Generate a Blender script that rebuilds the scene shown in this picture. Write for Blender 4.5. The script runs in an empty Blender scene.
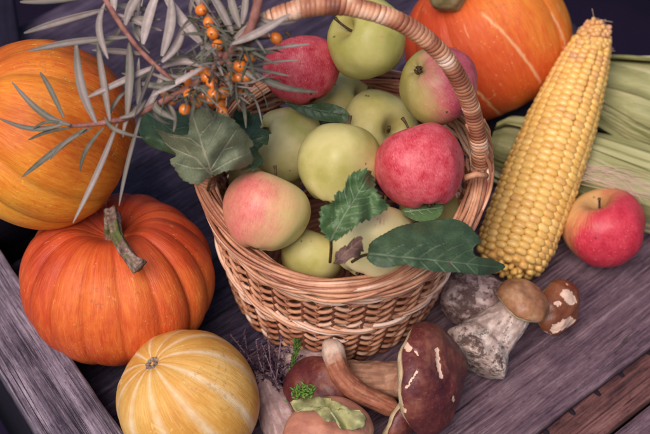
import bpy, math, random
import numpy as np
from mathutils import Vector, Matrix, Quaternion, noise as mnoise
random.seed(7); rng = np.random.default_rng(7)
S = 0.01                      # everything below is written in centimetres
R = math.radians
scene = bpy.context.scene
COL = scene.collection

# ------------------------------------------------------------------ camera
ELEV, DIST, FPX = R(52), 110.0, 1375.0
TGT = Vector((0, 0, 5))
RIGHT = Vector((1, 0, 0)); UPV = Vector((0, math.sin(ELEV), math.cos(ELEV)))
TOW = Vector((0, -math.cos(ELEV), math.sin(ELEV)))       # towards the camera
CAM = TGT + TOW * DIST
cd = bpy.data.cameras.new('camera'); cam = bpy.data.objects.new('camera', cd); COL.objects.link(cam)
cam.location = CAM * S; cam.rotation_euler = (math.pi/2 - ELEV, 0, 0)
cd.sensor_width = 36; cd.lens = 36 * FPX / 650
cd.clip_start = 0.01; cd.clip_end = 200
cd.dof.use_dof = True; cd.dof.focus_distance = 0.985; cd.dof.aperture_fstop = 7.1
scene.camera = cam

# ------------------------------------------------------------------ light
SUN_EL, SUN_ROT = R(60), R(-148)
w = bpy.data.worlds.new("World"); scene.world = w; w.use_nodes = True
nt = w.node_tree; sky = nt.nodes.new('ShaderNodeTexSky'); sky.sky_type = 'NISHITA'
sky.sun_disc = False; sky.sun_elevation = SUN_EL; sky.sun_rotation = SUN_ROT
sky.air_density = 1.0; sky.dust_density = 3.0; sky.ozone_density = 1.5
nt.links.new(sky.outputs[0], nt.nodes['Background'].inputs[0]); nt.nodes['Background'].inputs[1].default_value = 0.078
sd = bpy.data.lights.new('sun', 'SUN'); sd.energy = 2.4; sd.angle = R(38); sd.color = (1, .86, .79)
sun = bpy.data.objects.new('sun', sd); COL.objects.link(sun)
sdir = Vector((math.sin(SUN_ROT)*math.cos(SUN_EL), math.cos(SUN_ROT)*math.cos(SUN_EL), math.sin(SUN_EL)))
sun.rotation_euler = sdir.to_track_quat('Z', 'Y').to_euler()
vs = scene.view_settings; vs.view_transform = 'Standard'; vs.look = 'None'; vs.exposure = 0.54; vs.gamma = 1; vs.use_curve_mapping = False

# ------------------------------------------------------------------ placing helpers (cm)
def at(px, py, z):
    d = -TOW + RIGHT*((px-325)/FPX) - UPV*((py-217)/FPX)
    return CAM + d*((z-CAM.z)/d.z)
def depth(p): return (CAM-p).dot(TOW)
def rad(px, p): return px*depth(p)/FPX
def proj(p):
    d = depth(p); q = p-CAM
    return 325+q.dot(RIGHT)/d*FPX, 217-q.dot(UPV)/d*FPX
def camdir(x, up, t): return (RIGHT*x+UPV*up+TOW*t).normalized()

# ------------------------------------------------------------------ objects
def tag(o, label=None, cat=None, group=None, kind=None):
    if label: o['label'] = label
    if cat: o['category'] = cat
    if group: o['group'] = group
    if kind: o['kind'] = kind
    return o
def thing(name, loc, label, cat, group=None):
    o = bpy.data.objects.new(name, None); COL.objects.link(o); o.location = Vector(loc)*S; o.empty_display_size = .02
    return tag(o, label, cat, group)

class MB:
    def __init__(s): s.v = []; s.f = []; s.t = []; s.n = 0
    def add(s, verts, faces, tone=0.5):
        s.v.extend([tuple(p) for p in verts]); s.f.extend([tuple(i+s.n for i in f) for f in faces])
        if isinstance(tone, (int, float)): s.t.extend([tone]*len(verts))
        else: s.t.extend(list(tone))
        s.n += len(verts)
    def tube(s, pts, radii, seg=8, tone=.5, cap=True, closed=False, flat=1.0, ref=None, tone_pts=None):
        P = np.array([tuple(p) for p in pts], float); n = len(P)
        if np.isscalar(radii): radii = [radii]*n
        T = np.gradient(P, axis=0)
        if closed: T[0] = T[-1] = P[1]-P[-2]
        T /= np.linalg.norm(T, axis=1)[:, None]+1e-12
        u = np.array(ref if ref is not None else ((0, 0, 1) if abs(T[0][2]) < .9 else (1, 0, 0)), float)
        vs_ = []; tn = []
        for i in range(n):
            if ref is not None: u = np.array(ref, float)
            u = u-T[i]*u.dot(T[i]); u /= np.linalg.norm(u)+1e-12
            b = np.cross(T[i], u)
            for k in range(seg):
                a = 2*math.pi*k/seg
                vs_.append(P[i]+radii[i]*(math.cos(a)*u*flat+math.sin(a)*b)); tn.append(tone_pts[i] if tone_pts is not None else tone)
        fs = []
        for i in range(n-1):
            for k in range(seg):
                a, b2 = i*seg+k, i*seg+(k+1) % seg
                fs.append((a, b2, b2+seg, a+seg))
        if cap and not closed:
            fs.append(tuple(range(seg))[::-1]); fs.append(tuple(range((n-1)*seg, n*seg)))
        s.add(vs_, fs, tn)
    def box(s, a, b, tone=.5):
        x0, y0, z0 = a; x1, y1, z1 = b
        v = [(x0,y0,z0),(x1,y0,z0),(x1,y1,z0),(x0,y1,z0),(x0,y0,z1),(x1,y0,z1),(x1,y1,z1),(x0,y1,z1)]
        s.add(v, [(0,3,2,1),(4,5,6,7),(0,1,5,4),(1,2,6,5),(2,3,7,6),(3,0,4,7)], tone)
    def build(s, name, mat, parent=None, rot=None, loc=None, smooth=True, world=False, attrs=None, sub=0):
        """world=True: verts are scene cm and are shifted to the parent's origin"""
        off = (Vector(parent.location)/S) if (world and parent is not None) else Vector((0, 0, 0))
        if world and parent is None and loc is None:
            c = np.array(s.v).mean(axis=0); loc = Vector(c); off = Vector(c)
        me = bpy.data.meshes.new(name)
        V = (np.array(s.v)-np.array(off))*S
        me.from_pydata(V.tolist(), [], s.f); me.update()
        a = me.attributes.new('tone', 'FLOAT', 'POINT'); a.data.foreach_set('value', np.array(s.t, dtype=np.float32))
        for k, arr in (attrs or {}).items():
            a = me.attributes.new(k, 'FLOAT', 'POINT'); a.data.foreach_set('value', np.array(arr, dtype=np.float32))
        if smooth: me.polygons.foreach_set('use_smooth', [True]*len(me.polygons))
        me.materials.append(mat)
        o = bpy.data.objects.new(name, me); COL.objects.link(o)
        if parent is not None: o.parent = parent
        if loc is not None: o.location = Vector(loc)*S
        if rot is not None: o.rotation_mode = 'QUATERNION'; o.rotation_quaternion = rot
        if sub:
            m = o.modifiers.new('sub', 'SUBSURF'); m.levels = sub; m.render_levels = sub
        return o

def catmull(pts, n):
    P = [Vector(p) for p in pts]; P = [P[0]*2-P[1]]+P+[P[-1]*2-P[-2]]
    out = []; m = len(P)-3
    for j in range(n):
        t = j/(n-1)*m; i = min(int(t), m-1); t -= i
        a, b, c, d = P[i:i+4]
        out.append(.5*((2*b)+(c-a)*t+(2*a-5*b+4*c-d)*t*t+(3*b-a-3*c+d)*t**3))
    return out
def lerp1(xs, n):
    return [float(v) for v in np.interp(np.linspace(0, len(xs)-1, n), range(len(xs)), xs)]
def fbm(p, s, o=3): return mnoise.fractal(Vector(p)*s, 1.0, 2.0, o)

def mark_attr(mb, rot, loc, marks, wob=.6):
    """flags surface points near the given picture-space strokes: scars, pale ribs; stays on the surface"""
    out = np.zeros(len(mb.v)); c = Vector(loc); ctr = Vector(np.array(mb.v).mean(axis=0))
    for i, v in enumerate(mb.v):
        p = Vector(v)
        nrm = (p-ctr)
        if rot is not None: p = rot @ p; nrm = rot @ nrm
        if nrm.dot(TOW) < 0: continue
        p = p+c; x, y = proj(p)
        x += fbm(v, 1.7)*wob*2; y += fbm(Vector(v)+Vector((9, 3, 1)), 1.7)*wob*2
        if wob > .7: x += fbm(v, 5.0, 2)*1.3; y += fbm(Vector(v)+Vector((2, 7, 5)), 5.0, 2)*1.3
        for pl, wd in marks:
            for (ax, ay), (bx, by) in zip(pl[:-1], pl[1:]):
                L = (bx-ax)**2+(by-ay)**2
                t = max(0, min(1, ((x-ax)*(bx-ax)+(y-ay)*(by-ay))/max(L, 1e-6)))
                dd = math.hypot(x-ax-t*(bx-ax), y-ay-t*(by-ay))
                out[i] = max(out[i], max(0, min(1, 1.5-dd/wd)))
    return out

# ------------------------------------------------------------------ material helper
class MT:
    def __init__(s, name, rough=.5, spec=.5, sss=0, coat=0, sheen=0):
        s.m = bpy.data.materials.new(name); s.m.use_nodes = True; s.t = s.m.node_tree; s.n = s.t.nodes
        s.b = s.n['Principled BSDF']; s.b.inputs['Roughness'].default_value = rough
        s.b.inputs['Specular IOR Level'].default_value = spec
        if sss:
            s.b.inputs['Subsurface Weight'].default_value = sss; s.b.inputs['Subsurface Scale'].default_value = .004
            s.b.inputs['Subsurface Radius'].default_value = (1, .5, .25)
        if coat: s.b.inputs['Coat Weight'].default_value = coat; s.b.inputs['Coat Roughness'].default_value = .25
        if sheen: s.b.inputs['Sheen Weight'].default_value = sheen
        s.tc = s.n.new('ShaderNodeTexCoord').outputs['Object']
    def L(s, a, b): s.t.links.new(a, b)
    def put(s, v, inp):
        if isinstance(v, bpy.types.NodeSocket): s.L(v, inp)
        elif isinstance(v, (tuple, list)) and len(v) == 3 and inp.type == 'RGBA': inp.default_value = (*v, 1)
        else: inp.default_value = v
    def map(s, scale=(1, 1, 1), loc=(0, 0, 0), vec=None):
        n = s.n.new('ShaderNodeMapping'); s.L(vec or s.tc, n.inputs[0]); n.inputs['Scale'].default_value = scale; n.inputs['Location'].default_value = loc
        return n.outputs[0]
    def noise(s, scale, detail=4, rough=.55, vec=None, dist=0):
        n = s.n.new('ShaderNodeTexNoise'); s.L(vec or s.tc, n.inputs['Vector'])
        n.inputs['Scale'].default_value = scale; n.inputs['Detail'].default_value = detail; n.inputs['Roughness'].default_value = rough; n.inputs['Distortion'].default_value = dist
        return n.outputs[0]
    def vor(s, scale, vec=None, feat='F1'):
        n = s.n.new('ShaderNodeTexVoronoi'); n.feature = feat; s.L(vec or s.tc, n.inputs['Vector']); n.inputs['Scale'].default_value = scale
        return n.outputs['Distance']
    def ramp(s, fac, stops):
        n = s.n.new('ShaderNodeValToRGB'); s.put(fac, n.inputs[0]); e = n.color_ramp.elements
        while len(e) < len(stops): e.new(.5)
        for el, (p, c) in zip(e, stops):
            el.position = p; el.color = (*c, 1) if isinstance(c, (tuple, list)) else (c, c, c, 1)
        return n.outputs[0]
    def mix(s, f, a, b, mode='MIX'):
        n = s.n.new('ShaderNodeMix'); n.data_type = 'RGBA'; n.blend_type = mode
        s.put(f, n.inputs[0]); s.put(a, n.inputs[6]); s.put(b, n.inputs[7]); return n.outputs[2]
    def math(s, op, a, b=0.0, c=None, clamp=False):
        n = s.n.new('ShaderNodeMath'); n.operation = op; n.use_clamp = clamp; s.put(a, n.inputs[0]); s.put(b, n.inputs[1])
        if c is not None: s.put(c, n.inputs[2])
        return n.outputs[0]
    def attr(s, name):
        n = s.n.new('ShaderNodeAttribute'); n.attribute_name = name; return n.outputs['Fac']
    def meridian(s, k=1.0, kz=1.0):
        """coordinate that is constant along a meridian: streaks from pole to pole"""
        m = s.map((1, 1, 0)); n = s.n.new('ShaderNodeVectorMath'); n.operation = 'NORMALIZE'; s.L(m, n.inputs[0])
        a = s.n.new('ShaderNodeVectorMath'); a.operation = 'SCALE'; s.L(n.outputs[0], a.inputs[0]); a.inputs['Scale'].default_value = k
        z = s.map((kz*.3, kz*.3, kz)); b = s.n.new('ShaderNodeVectorMath'); s.L(a.outputs[0], b.inputs[0]); s.L(z, b.inputs[1]); return b.outputs[0]
    def dot(s, d):
        n = s.n.new('ShaderNodeVectorMath'); n.operation = 'DOT_PRODUCT'; s.L(s.tc, n.inputs[0]); n.inputs[1].default_value = tuple(d)
        return n.outputs['Value']
    def color(s, c): s.put(c, s.b.inputs['Base Color']); return s
    def rough(s, r): s.put(r, s.b.inputs['Roughness']); return s
    def bump(s, h, strength=.3, dist=.001, chain=None):
        n = s.n.new('ShaderNodeBump'); s.put(h, n.inputs['Height']); n.inputs['Strength'].default_value = strength; n.inputs['Distance'].default_value = dist
        if chain: s.L(chain, n.inputs['Normal'])
        s.L(n.outputs[0], s.b.inputs['Normal']); return n.outputs[0]

def wood(name, dark, mid, light, crack=.8):
    """weathered board, grain along local x: broad bands, fine fibres, short pale flecks, cracks"""
    k = MT(name, .8, .25)
    wv = k.noise(6, 2); 
    g = k.noise(70, 5, .6, k.map((.06, 1, 1)), .6)
    fib = k.noise(520, 5, .7, k.map((.045, 1, 1)), .2)
    fib2 = k.noise(1300, 3, .7, k.map((.10, 1, 1)))
    blot = k.noise(22, 5, .65)
    pit = k.noise(900, 3, .8, k.map((.35, 1, 1)))
    f = k.math('ADD', k.math('MULTIPLY', g, .34), k.math('ADD', k.math('MULTIPLY', fib, .34), k.math('MULTIPLY', fib2, .16)))
    f = k.math('ADD', f, k.math('MULTIPLY', blot, .26))
    c = k.ramp(f, [(.46, dark), (.55, mid), (.66, light)])
    fl = k.math('MULTIPLY', k.ramp(pit, [(.58, 0), (.66, 1)]), k.ramp(k.noise(30, 4), [(.45, 0), (.65, 1)]))
    c = k.mix(k.math('MULTIPLY', fl, .45), c, tuple(min(1, x*1.35) for x in light))
    dk = k.ramp(k.noise(1000, 3, .8, k.map((.15, 1, 1), (5, 2, 1))), [(.62, 0), (.70, 1)])
    c = k.mix(k.math('MULTIPLY', dk, .55), c, tuple(x*.6 for x in dark))
    cr = k.noise(60, 4, .6, k.map((.025, 1, 1), (3, 1, 7)), .5)
    cm = k.ramp(cr, [(.5-.010, 0), (.5, 1), (.5+.010, 0)])
    cr2 = k.noise(170, 3, .6, k.map((.03, 1, 1), (1, 8, 2)), .3)
    cm2 = k.math('MULTIPLY', k.ramp(cr2, [(.5-.014, 0), (.5, 1), (.5+.014, 0)]), k.ramp(k.noise(14, 3, .6, None), [(.50, 0), (.60, 1)]))
    msk = k.ramp(k.noise(9, 2), [(.46, 0), (.58, 1)])
    cf = k.math('MULTIPLY', k.math('MAXIMUM', k.math('MULTIPLY', cm, msk), k.math('MULTIPLY', cm2, .7)), crack)
    c = k.mix(cf, c, tuple(x*.25 for x in dark))
    k.color(c)
    h = k.math('SUBTRACT', k.math('ADD', f, k.math('MULTIPLY', dk, -.15)), k.math('MULTIPLY', cf, .6))
    k.bump(h, 1.0, .003)
    return k.m
M = {}
M['wood'] = wood('weathered_wood', (.045, .024, .038), (.125, .074, .094), (.27, .185, .21))
M['wood_back'] = wood('wood_painted_shade', (.012, .008, .020), (.038, .027, .052), (.10, .075, .12))  # darker copy of the wood for the rear planks, shade put into its colour
M['wood_pale'] = wood('grey_wood', (.035, .026, .042), (.13, .10, .135), (.34, .28, .34))
M['wood_red'] = wood('reddish_wood', (.035, .015, .018), (.12, .048, .045), (.22, .11, .10))
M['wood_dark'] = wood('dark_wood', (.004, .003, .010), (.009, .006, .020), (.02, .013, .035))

# ------------------------------------------------------------------ the table
pa, pb = at(531, 434, 0), at(650, 342, 0)
DX = (pb-pa).normalized(); DX.z = 0; DX.normalize()          # along the planks
DY = Vector((-DX.y, DX.x, 0))                                # away from the camera
ANG = math.atan2(DX.y, DX.x)
TROT = Quaternion((0, 0, 1), ANG)
def plank(name, x0, x1, y0, y1, z0, z1, mat, parent=None, wear=.12, nx=90, ny=10, bev=.25, tagd=None, org=None, rotq=None, front=None):
    """board in the table frame (origin pa, x along the grain) with worn, slightly wavy edges"""
    mb = MB(); b2 = .06 if front else bev
    ys = np.linspace(y0, y1, ny)
    prof = [(y0, z0), (y0, z1-bev), (y0+bev*.3, z1-bev*.3), (y0+bev, z1)]+[(y, z1) for y in ys[1:-1]]+[(y1-b2, z1), (y1-b2*.3, z1-b2*.3), (y1, z1-b2), (y1, z0)]
    if front: prof = [(y0, z0), (y0, z1-.75), (y0+.12, z1-.62), (y0+front, z1)]+[q for q in prof[4:] if q[0] > y0+front+.15]
    n = len(prof); V = []; F = []
    seed = random.random()*50
    for i in range(nx+1):
        x = x0+(x1-x0)*i/nx
        for j, (y, z) in enumerate(prof):
            e = 1 if (j < 4 or j >= n-4) else .25
            q = Vector((x*.12, y*.9+seed, z))
            V.append((x, y+mnoise.noise(q)*wear*e+mnoise.noise(Vector((x*.8, y, seed)))*wear*.3*e, z+mnoise.noise(q+Vector((7, 7, 7)))*wear*.55))
    for i in range(nx):
        for j in range(n-1):
            a = i*n+j; F.append((a, a+n, a+n+1, a+1))
        F.append((i*n+n-1, i*n+n-1+n, i*n+n, i*n))
    F.append(tuple(range(n))); F.append(tuple(range(nx*n, nx*n+n))[::-1])
    mb.add(V, F)
    o = mb.build(name, mat, parent, rot=rotq or TROT, loc=(org if org is not None else pa), smooth=True)
    return o
table = thing('table_top', (0, 0, 0), None, None); table['kind'] = 'structure'
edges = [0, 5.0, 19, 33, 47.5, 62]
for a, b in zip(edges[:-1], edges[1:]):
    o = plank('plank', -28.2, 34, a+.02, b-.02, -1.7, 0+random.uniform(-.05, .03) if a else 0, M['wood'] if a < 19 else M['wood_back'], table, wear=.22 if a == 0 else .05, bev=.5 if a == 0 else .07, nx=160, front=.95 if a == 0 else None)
# slatted step below the front edge, and a second one under it
step = thing('lower_slat', tuple(pa), None, None); step['kind'] = 'structure'
plank('board', -40, 58, -3.0, 1.5, -3.4, -1.75, M['wood_red'], step, org=(0, 0, 0))
plank('board', -40, 58, -13, -3.3, -4.0, -2.0, M['wood'], step, org=(0, 0, 0))
mb = MB()
for k in range(26):
    x = -20+k*2.75+random.uniform(-.35, .35)
    mb.tube([(x, 1.0, -1.72), (x+.05, -.1, -1.72), (x+random.uniform(-.1, .1), -.25-random.uniform(0, .25), -1.70)], [.24, .22, .13], 7, flat=.5)
for _ in range(0): pass
k_ = MT('dark_stub', .8, .2); k_.color((.012, .007, .012))
mb.build('stub_row', k_.m, step, rot=TROT, loc=(0, 0, 0), smooth=False)  # row of small near-black stubs along the step
# cross rail on the left
la, lb = at(24, 284, 5), at(124, 434, 5)
ld = (lb-la).normalized(); lrot = Quaternion((0, 0, 1), math.atan2(ld.y, ld.x))
rail = thing('wooden_rail', tuple(la), None, None)
plank('top_board', -34, 40, -5.1, 0, 2.2, 5, M['wood_pale'], rail, wear=.15, org=(0, 0, -la.z), rotq=lrot, bev=.25, ny=16)
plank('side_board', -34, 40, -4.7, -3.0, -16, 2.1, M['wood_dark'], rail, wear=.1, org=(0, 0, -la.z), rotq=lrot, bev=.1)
tag(rail, 'pale grey weathered rail crossing the lower left corner in front of the ribbed orange pumpkin', 'wooden rail')
# dark board at the far left and block the upper pumpkin leans on
ja, jb = at(14, 0, 2), at(21, 45, 2)
jd = (ja-jb).normalized(); jrot = Quaternion((0, 0, 1), math.atan2(jd.y, jd.x))
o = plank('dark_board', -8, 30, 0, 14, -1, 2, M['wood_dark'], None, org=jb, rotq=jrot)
tag(o, 'near black upright board in the top left corner behind the yellow orange pumpkin', 'board')
# ground far below
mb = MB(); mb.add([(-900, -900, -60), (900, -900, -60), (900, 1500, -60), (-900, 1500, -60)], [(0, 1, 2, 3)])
k = MT('shaded_ground', .95, .1); k.color(k.ramp(k.noise(3, 5), [(.3, (.004, .0025, .009)), (.7, (.010, .006, .020))]))  # shade put in the base colour, near black, so the ground looks unlit
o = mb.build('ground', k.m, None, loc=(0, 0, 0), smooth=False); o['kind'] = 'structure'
# dark wall behind the far edge of the table
mb = MB(); 

# ------------------------------------------------------------------ revolve helper
def revolve(prof, seg, fn=None):
    """prof: list of (r,z) bottom to top pole to pole; fn(theta,i,r,z)->(r,z)"""
    mb = MB(); V = []; F = []
    n = len(prof)
    for i in range(n):
        for k in range(seg):
            a = 2*math.pi*k/seg; r, z = prof[i]
            if fn: r, z = fn(a, i/(n-1), r, z)
            V.append((r*math.cos(a), r*math.sin(a), z))
    for i in range(n-1):
        for k in range(seg):
            a = i*seg+k; b = i*seg+(k+1) % seg
            F.append((a, b, b+seg, a+seg))
    F.append(tuple(range(seg))[::-1]); F.append(tuple(range((n-1)*seg, n*seg)))
    mb.add(V, F); return mb
def axisrot(ax, spin=0):
    return Vector(ax).to_track_quat('Z', 'Y') @ Quaternion((0, 0, 1), spin)

# ------------------------------------------------------------------ apples
def apple_mat(name, base, base2, blush, blush2, bdir, lo, hi, streak=.5, coat=.05, rough=.38):
    k = MT(name, rough, .28, sss=.12)
    d = k.math('MULTIPLY', k.dot(bdir), 28.0)                      # -1..1 over the fruit
    st = k.noise(5.5, 5, .65, k.meridian(3.0, 22), .2)
    st2 = k.noise(16, 4, .6, k.meridian(2.6, 30))
    n = k.noise(60, 4)
    f = k.math('ADD', d, k.math('MULTIPLY', k.math('SUBTRACT', st, .5), streak*3))
    f = k.math('ADD', f, k.math('MULTIPLY', k.math('SUBTRACT', n, .5), .8))
    mask = k.ramp(k.math('MULTIPLY_ADD', f, .5, .5), [(lo, 0), (hi, 1)])
    green = k.ramp(k.noise(38, 4), [(.35, base), (.65, base2)])
    red = k.ramp(k.math('ADD', k.math('MULTIPLY', st2, .45), k.math('MULTIPLY', k.noise(110, 5, .7), .55)), [(.38, blush), (.51, tuple((a+b)/2 for a, b in zip(blush, blush2))), (.65, blush2)])
    c = k.mix(mask, green, red)
    dots = k.ramp(k.vor(330), [(.10, 1), (.17, 0)])
    dm = k.ramp(k.noise(200, 1), [(.5, 0), (.55, 1)])
    c = k.mix(k.math('MULTIPLY', k.math('MULTIPLY', dots, dm), .45), c, (.62, .50, .30))
    # russet / bruises
    rus = k.ramp(k.noise(75, 5, .7), [(.66, 0), (.72, 1)])
    c = k.mix(k.math('MULTIPLY', rus, .35), c, (.20, .11, .05))
    spots = k.ramp(k.vor(62), [(.05, 1), (.075, 0)])
    c = k.mix(k.math('MULTIPLY', spots, .8), c, (.06, .03, .015))
    pole = k.attr('pole')
    c = k.mix(k.math('MULTIPLY', pole, .7), c, (.22, .16, .05))
    k.color(c)
    k.rough(k.ramp(k.noise(70, 3), [(.3, rough-.06), (.7, rough+.16)]))
    k.bump(k.math('ADD', k.noise(90, 3), k.math('MULTIPLY', k.noise(700, 2), .12)), .16, .0012)
    return k.m
k = MT('apple_stalk', .8, .2); k.color(k.ramp(k.noise(300, 3), [(.3, (.04, .022, .012)), (.7, (.13, .08, .04))])); M['stalk'] = k.m
def apple(label, px, py, z, rpx, axis, mat, group, spin=0, h=.86, stem=1.0, lob=.035, calyx=True, lean=0):
    p = at(px, py, z); r = rad(rpx, p); ax = camdir(*axis)
    root = thing('apple', p, label, 'apple', group)
    rot = axisrot(ax, spin); n = 56; prof = []; sd_ = random.random()*99
    for i in range(n+1):
        t = -math.pi/2+math.pi*i/n
        t = t if 0 < i < n else t*.9999
        c, s = math.cos(t), math.sin(t)
        rr = max(.004, c**.86)*(1+.10*s-.03*s*s)               # shoulders wider than the base
        zz = h*s
        zz -= .36*math.exp(-(rr/.27)**2)*(s > 0)
        zz += .17*math.exp(-(rr/.22)**2)*(s < 0)
        prof.append((r*rr*.97, r*zz))
    def fn(a, f, rr, zz):
        lw = lob*(1.3-f)
        m = 1+lw*math.cos(5*a+sd_)*math.sin(math.pi*f)+.055*fbm((math.cos(a), math.sin(a), f*2+sd_), .9, 3)
        z2 = zz*(1+.05*math.cos(a+sd_))+r*.03*math.cos(5*a+sd_)*max(0, .35-f)*2
        return rr*m, z2
    mb = revolve(prof, 72, fn)
    pole = []
    for i in range(n+1):
        s = i/n; pv = math.exp(-((1-s)/.10)**2)*.9+math.exp(-(s/.06)**2)
        pole += [pv]*72
    mb.build('fruit_body', mat, root, rot=rot, attrs={'pole': pole})
    if stem:
        sb = MB(); zt = prof[-1][1]; q = random.uniform(-.25, .25)
        pts = catmull([(0, 0, zt-.1), (q*.3, .05, zt+.5*stem), (q, .2, zt+1.25*stem), (q*1.6+.1, .35, zt+1.7*stem)], 9)
        sb.tube(pts, [.13, .11, .10, .095, .09, .09, .10, .12, .15], 8)
        sb.build('stalk', M['stalk'], root, rot=rot)
    if calyx:
        cb = MB(); zb = prof[0][1]
        for q in range(5):
            a = q*2*math.pi/5+random.uniform(-.2, .2)
            pts = [(math.cos(a)*x*r*.1, math.sin(a)*x*r*.1, zb-.02-y*r*.1) for x, y in ((.2, 0), (.9, .5), (.8, 1.0), (.35, 1.3))]
            cb.tube(pts, [.14, .16, .10, .03], 6, flat=.5)
        cb.build('calyx', M['stalk'], root, rot=rot)
    return root
GREEN1, GREEN2 = (.38, .35, .10), (.54, .48, .20)
RED1, RED2 = (.42, .010, .030), (.68, .15, .17)
def inv(ax, spin, d): return axisrot(camdir(*ax), spin).inverted() @ camdir(*d)
G = 'apples heaped in the wicker basket'
def mkapple(label, px, py, z, rpx, ax, spin, kind, bd, group=G, **kw):
    lo_hi = {'red': (.02, .28, .22), 'blush': (.46, .90, .22), 'green': (.97, 1.3, .1), 'half': (.36, .66, .22), 'dark': (.22, .60, .30)}[kind]
    if kind in ('red',): b = (.62, .30, .12), (.60, .40, .16); rr = RED1, RED2
    elif kind == 'dark': b = (.55, .38, .12), (.62, .45, .16); rr = (.40, .014, .035), (.62, .06, .09)
    elif kind == 'blush': b = (.62, .50, .22), (.55, .50, .18); rr = (.54, .10, .11), (.72, .25, .19)
    elif kind == 'half': b = (.30, .25, .06), (.42, .34, .13); rr = (.40, .045, .085), (.58, .16, .17)
    else: b = GREEN1, GREEN2; rr = (.5, .3, .15), (.5, .3, .15)
    if 'tint' in kw: b = kw.pop('tint')
    m = apple_mat('apple_skin', *b, *rr, inv(ax, spin, bd), lo_hi[0], lo_hi[1], lo_hi[2])
    return apple(label, px, py, z, rpx, ax, m, group, spin, **kw)

mkapple('deep red apple at the back left of the basket beside the sea buckthorn', 303, 71, 17.5, 39.5, (-.3, .93, -.1), 0, 'red', (0, .3, 1))
mkapple('large yellow green apple on top of the heap under the handle arch', 369, 39, 20.5, 42.5, (-.62, .22, .45), .6, 'green', (0, 0, 1), tint=((.36, .34, .07), (.50, .46, .15)))
mkapple('half green half rosy apple behind the right leg of the handle', 438, 84, 20.0, 42, (.62, -.35, -.60), 0, 'half', (.85, .1, .3))
mkapple('pale green apple behind the bright red one with a tiny dark stalk', 377, 134, 13.0, 44, (.42, .05, .85), 1, 'green', (0, 0, 1), stem=.5)
mkapple('green apple at the left of the heap next to the dark leaf', 286, 143, 14.0, 39, (.68, -.38, -.60), 0, 'green', (0, 0, 1), tint=((.38, .37, .11), (.58, .52, .25)))
mkapple('yellow green apple in the very middle of the basket', 338, 165, 17.3, 43, (.25, .97, -.12), 0, 'green', (0, 0, 1), h=.98)
mkapple('bright pink red apple resting on the right rim of the basket', 420, 167, 18.5, 46, (-.25, .95, -.1), 0, 'red', (-.2, .3, .8), h=.95)
mkapple('peach coloured blushed apple at the front left rim of the basket', 266, 213, 16.3, 45, (.3, .93, -.1), 0, 'blush', (-.60, .05, .68), h=.88)
mkapple('pale cream apple at the front rim half hidden by two green leaves', 371, 240, 14.2, 46, (.3, .9, -.1), 0, 'green', (0, 0, 1), tint=((.60, .54, .24), (.68, .58, .32)))
mkapple('shaded green apple deep in the heap between the red one and the top green one', 345, 107, 11.5, 36, (.6, .3, .6), 0, 'green', (0, 0, 1))
mkapple('small green apple low inside the front rim under the blushed one', 312, 258, 11.5, 33, (.3, .95, -.1), 0, 'green', (0, 0, 1))
mkapple('small green apple mostly buried under the bright pink red one', 428, 214, 11.5, 33, (.3, .3, -.6), 0, 'green', (0, 0, 1))
mkapple('filler green apple buried under the left side of the heap', 262, 180, 9.5, 38, (.3, .3, -.6), 0, 'green', (0, 0, 1))
mkapple('green apple hidden beneath the large yellow green top apple', 369, 47, 14.2, 36, (.3, .95, -.1), 0, 'green', (0, 0, 1))
mkapple('green apple hidden beneath the half rosy apple by the handle', 434, 90, 13.6, 35, (.3, .95, -.1), 0, 'green', (0, 0, 1))
mkapple('green apple hidden beneath the deep red apple at the back', 304, 76, 11.4, 34, (.3, .95, -.1), 0, 'green', (0, 0, 1))
mkapple('red apple with short stalk lying alone on the planks beside the corn', 604, 228, 3.5, 44, (-.30, .80, .52), 0, 'dark', (.55, -.45, .6), group=None, h=.84, stem=.8, tint=((.66, .36, .14), (.68, .42, .16)))

# ------------------------------------------------------------------ pumpkins
def pumpkin_body(r, h, ribs, depth_, seg=300, n=90, dim=.25, jit=.25, pw=.55, dimw=.3):
    prof = []
    for i in range(n+1):
        t = -math.pi/2+math.pi*i/n
        c, s = math.cos(t), math.sin(t)
        rr = max(.005, abs(c)**.80) if 0 < i < n else .005
        zz = h*s - dim*math.exp(-(rr/dimw)**2)*(s > 0)+.14*math.exp(-(rr/.3)**2)*(s < 0)
        prof.append((r*rr, r*zz))
    ja = np.array([random.uniform(-jit, jit) for _ in range(ribs)]); jd_ = np.array([random.uniform(.55, 1.3) for _ in range(ribs)])
    sd_ = random.random()*50
    cent = np.sort((np.arange(ribs)+ja*.5)*2*math.pi/ribs)
    grooves = []
    def groove(a):
        a = a % (2*math.pi)
        k = np.searchsorted(cent, a)-1
        a0 = cent[k] if k >= 0 else cent[-1]-2*math.pi
        a1 = cent[(k+1) % ribs]+(2*math.pi if k+1 >= ribs else 0)
        if k < 0: a1 = cent[0]
        u = (a-a0)/(a1-a0); dl, dr = jd_[k % ribs], jd_[(k+1) % ribs]
        return abs(math.sin(math.pi*u))**pw, dl*(1-u)+dr*u
    G_ = {}
    ga = []
    def fn(a, f, rr, zz):
        if a not in G_: G_[a] = groove(a)
        g, d = G_[a]
        ga.append(g)
        e = math.sin(math.pi*f)**.45*(.30+.70*min(1, max(0, (f-.15)/.45)))
        lump = fbm((math.cos(a)*1.2, math.sin(a)*1.2, f*2+sd_), .9, 2)*.045+fbm((math.cos(a)*5, math.sin(a)*5, f*6+sd_), 1, 2)*.008
        m = 1-depth_*d*(1-g)*e+lump*e
        return rr*m, zz*(1-depth_*.6*(1-g)*d*e+lump*.7)
    mb = revolve(prof, seg, fn)
    return mb, ga, prof
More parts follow.
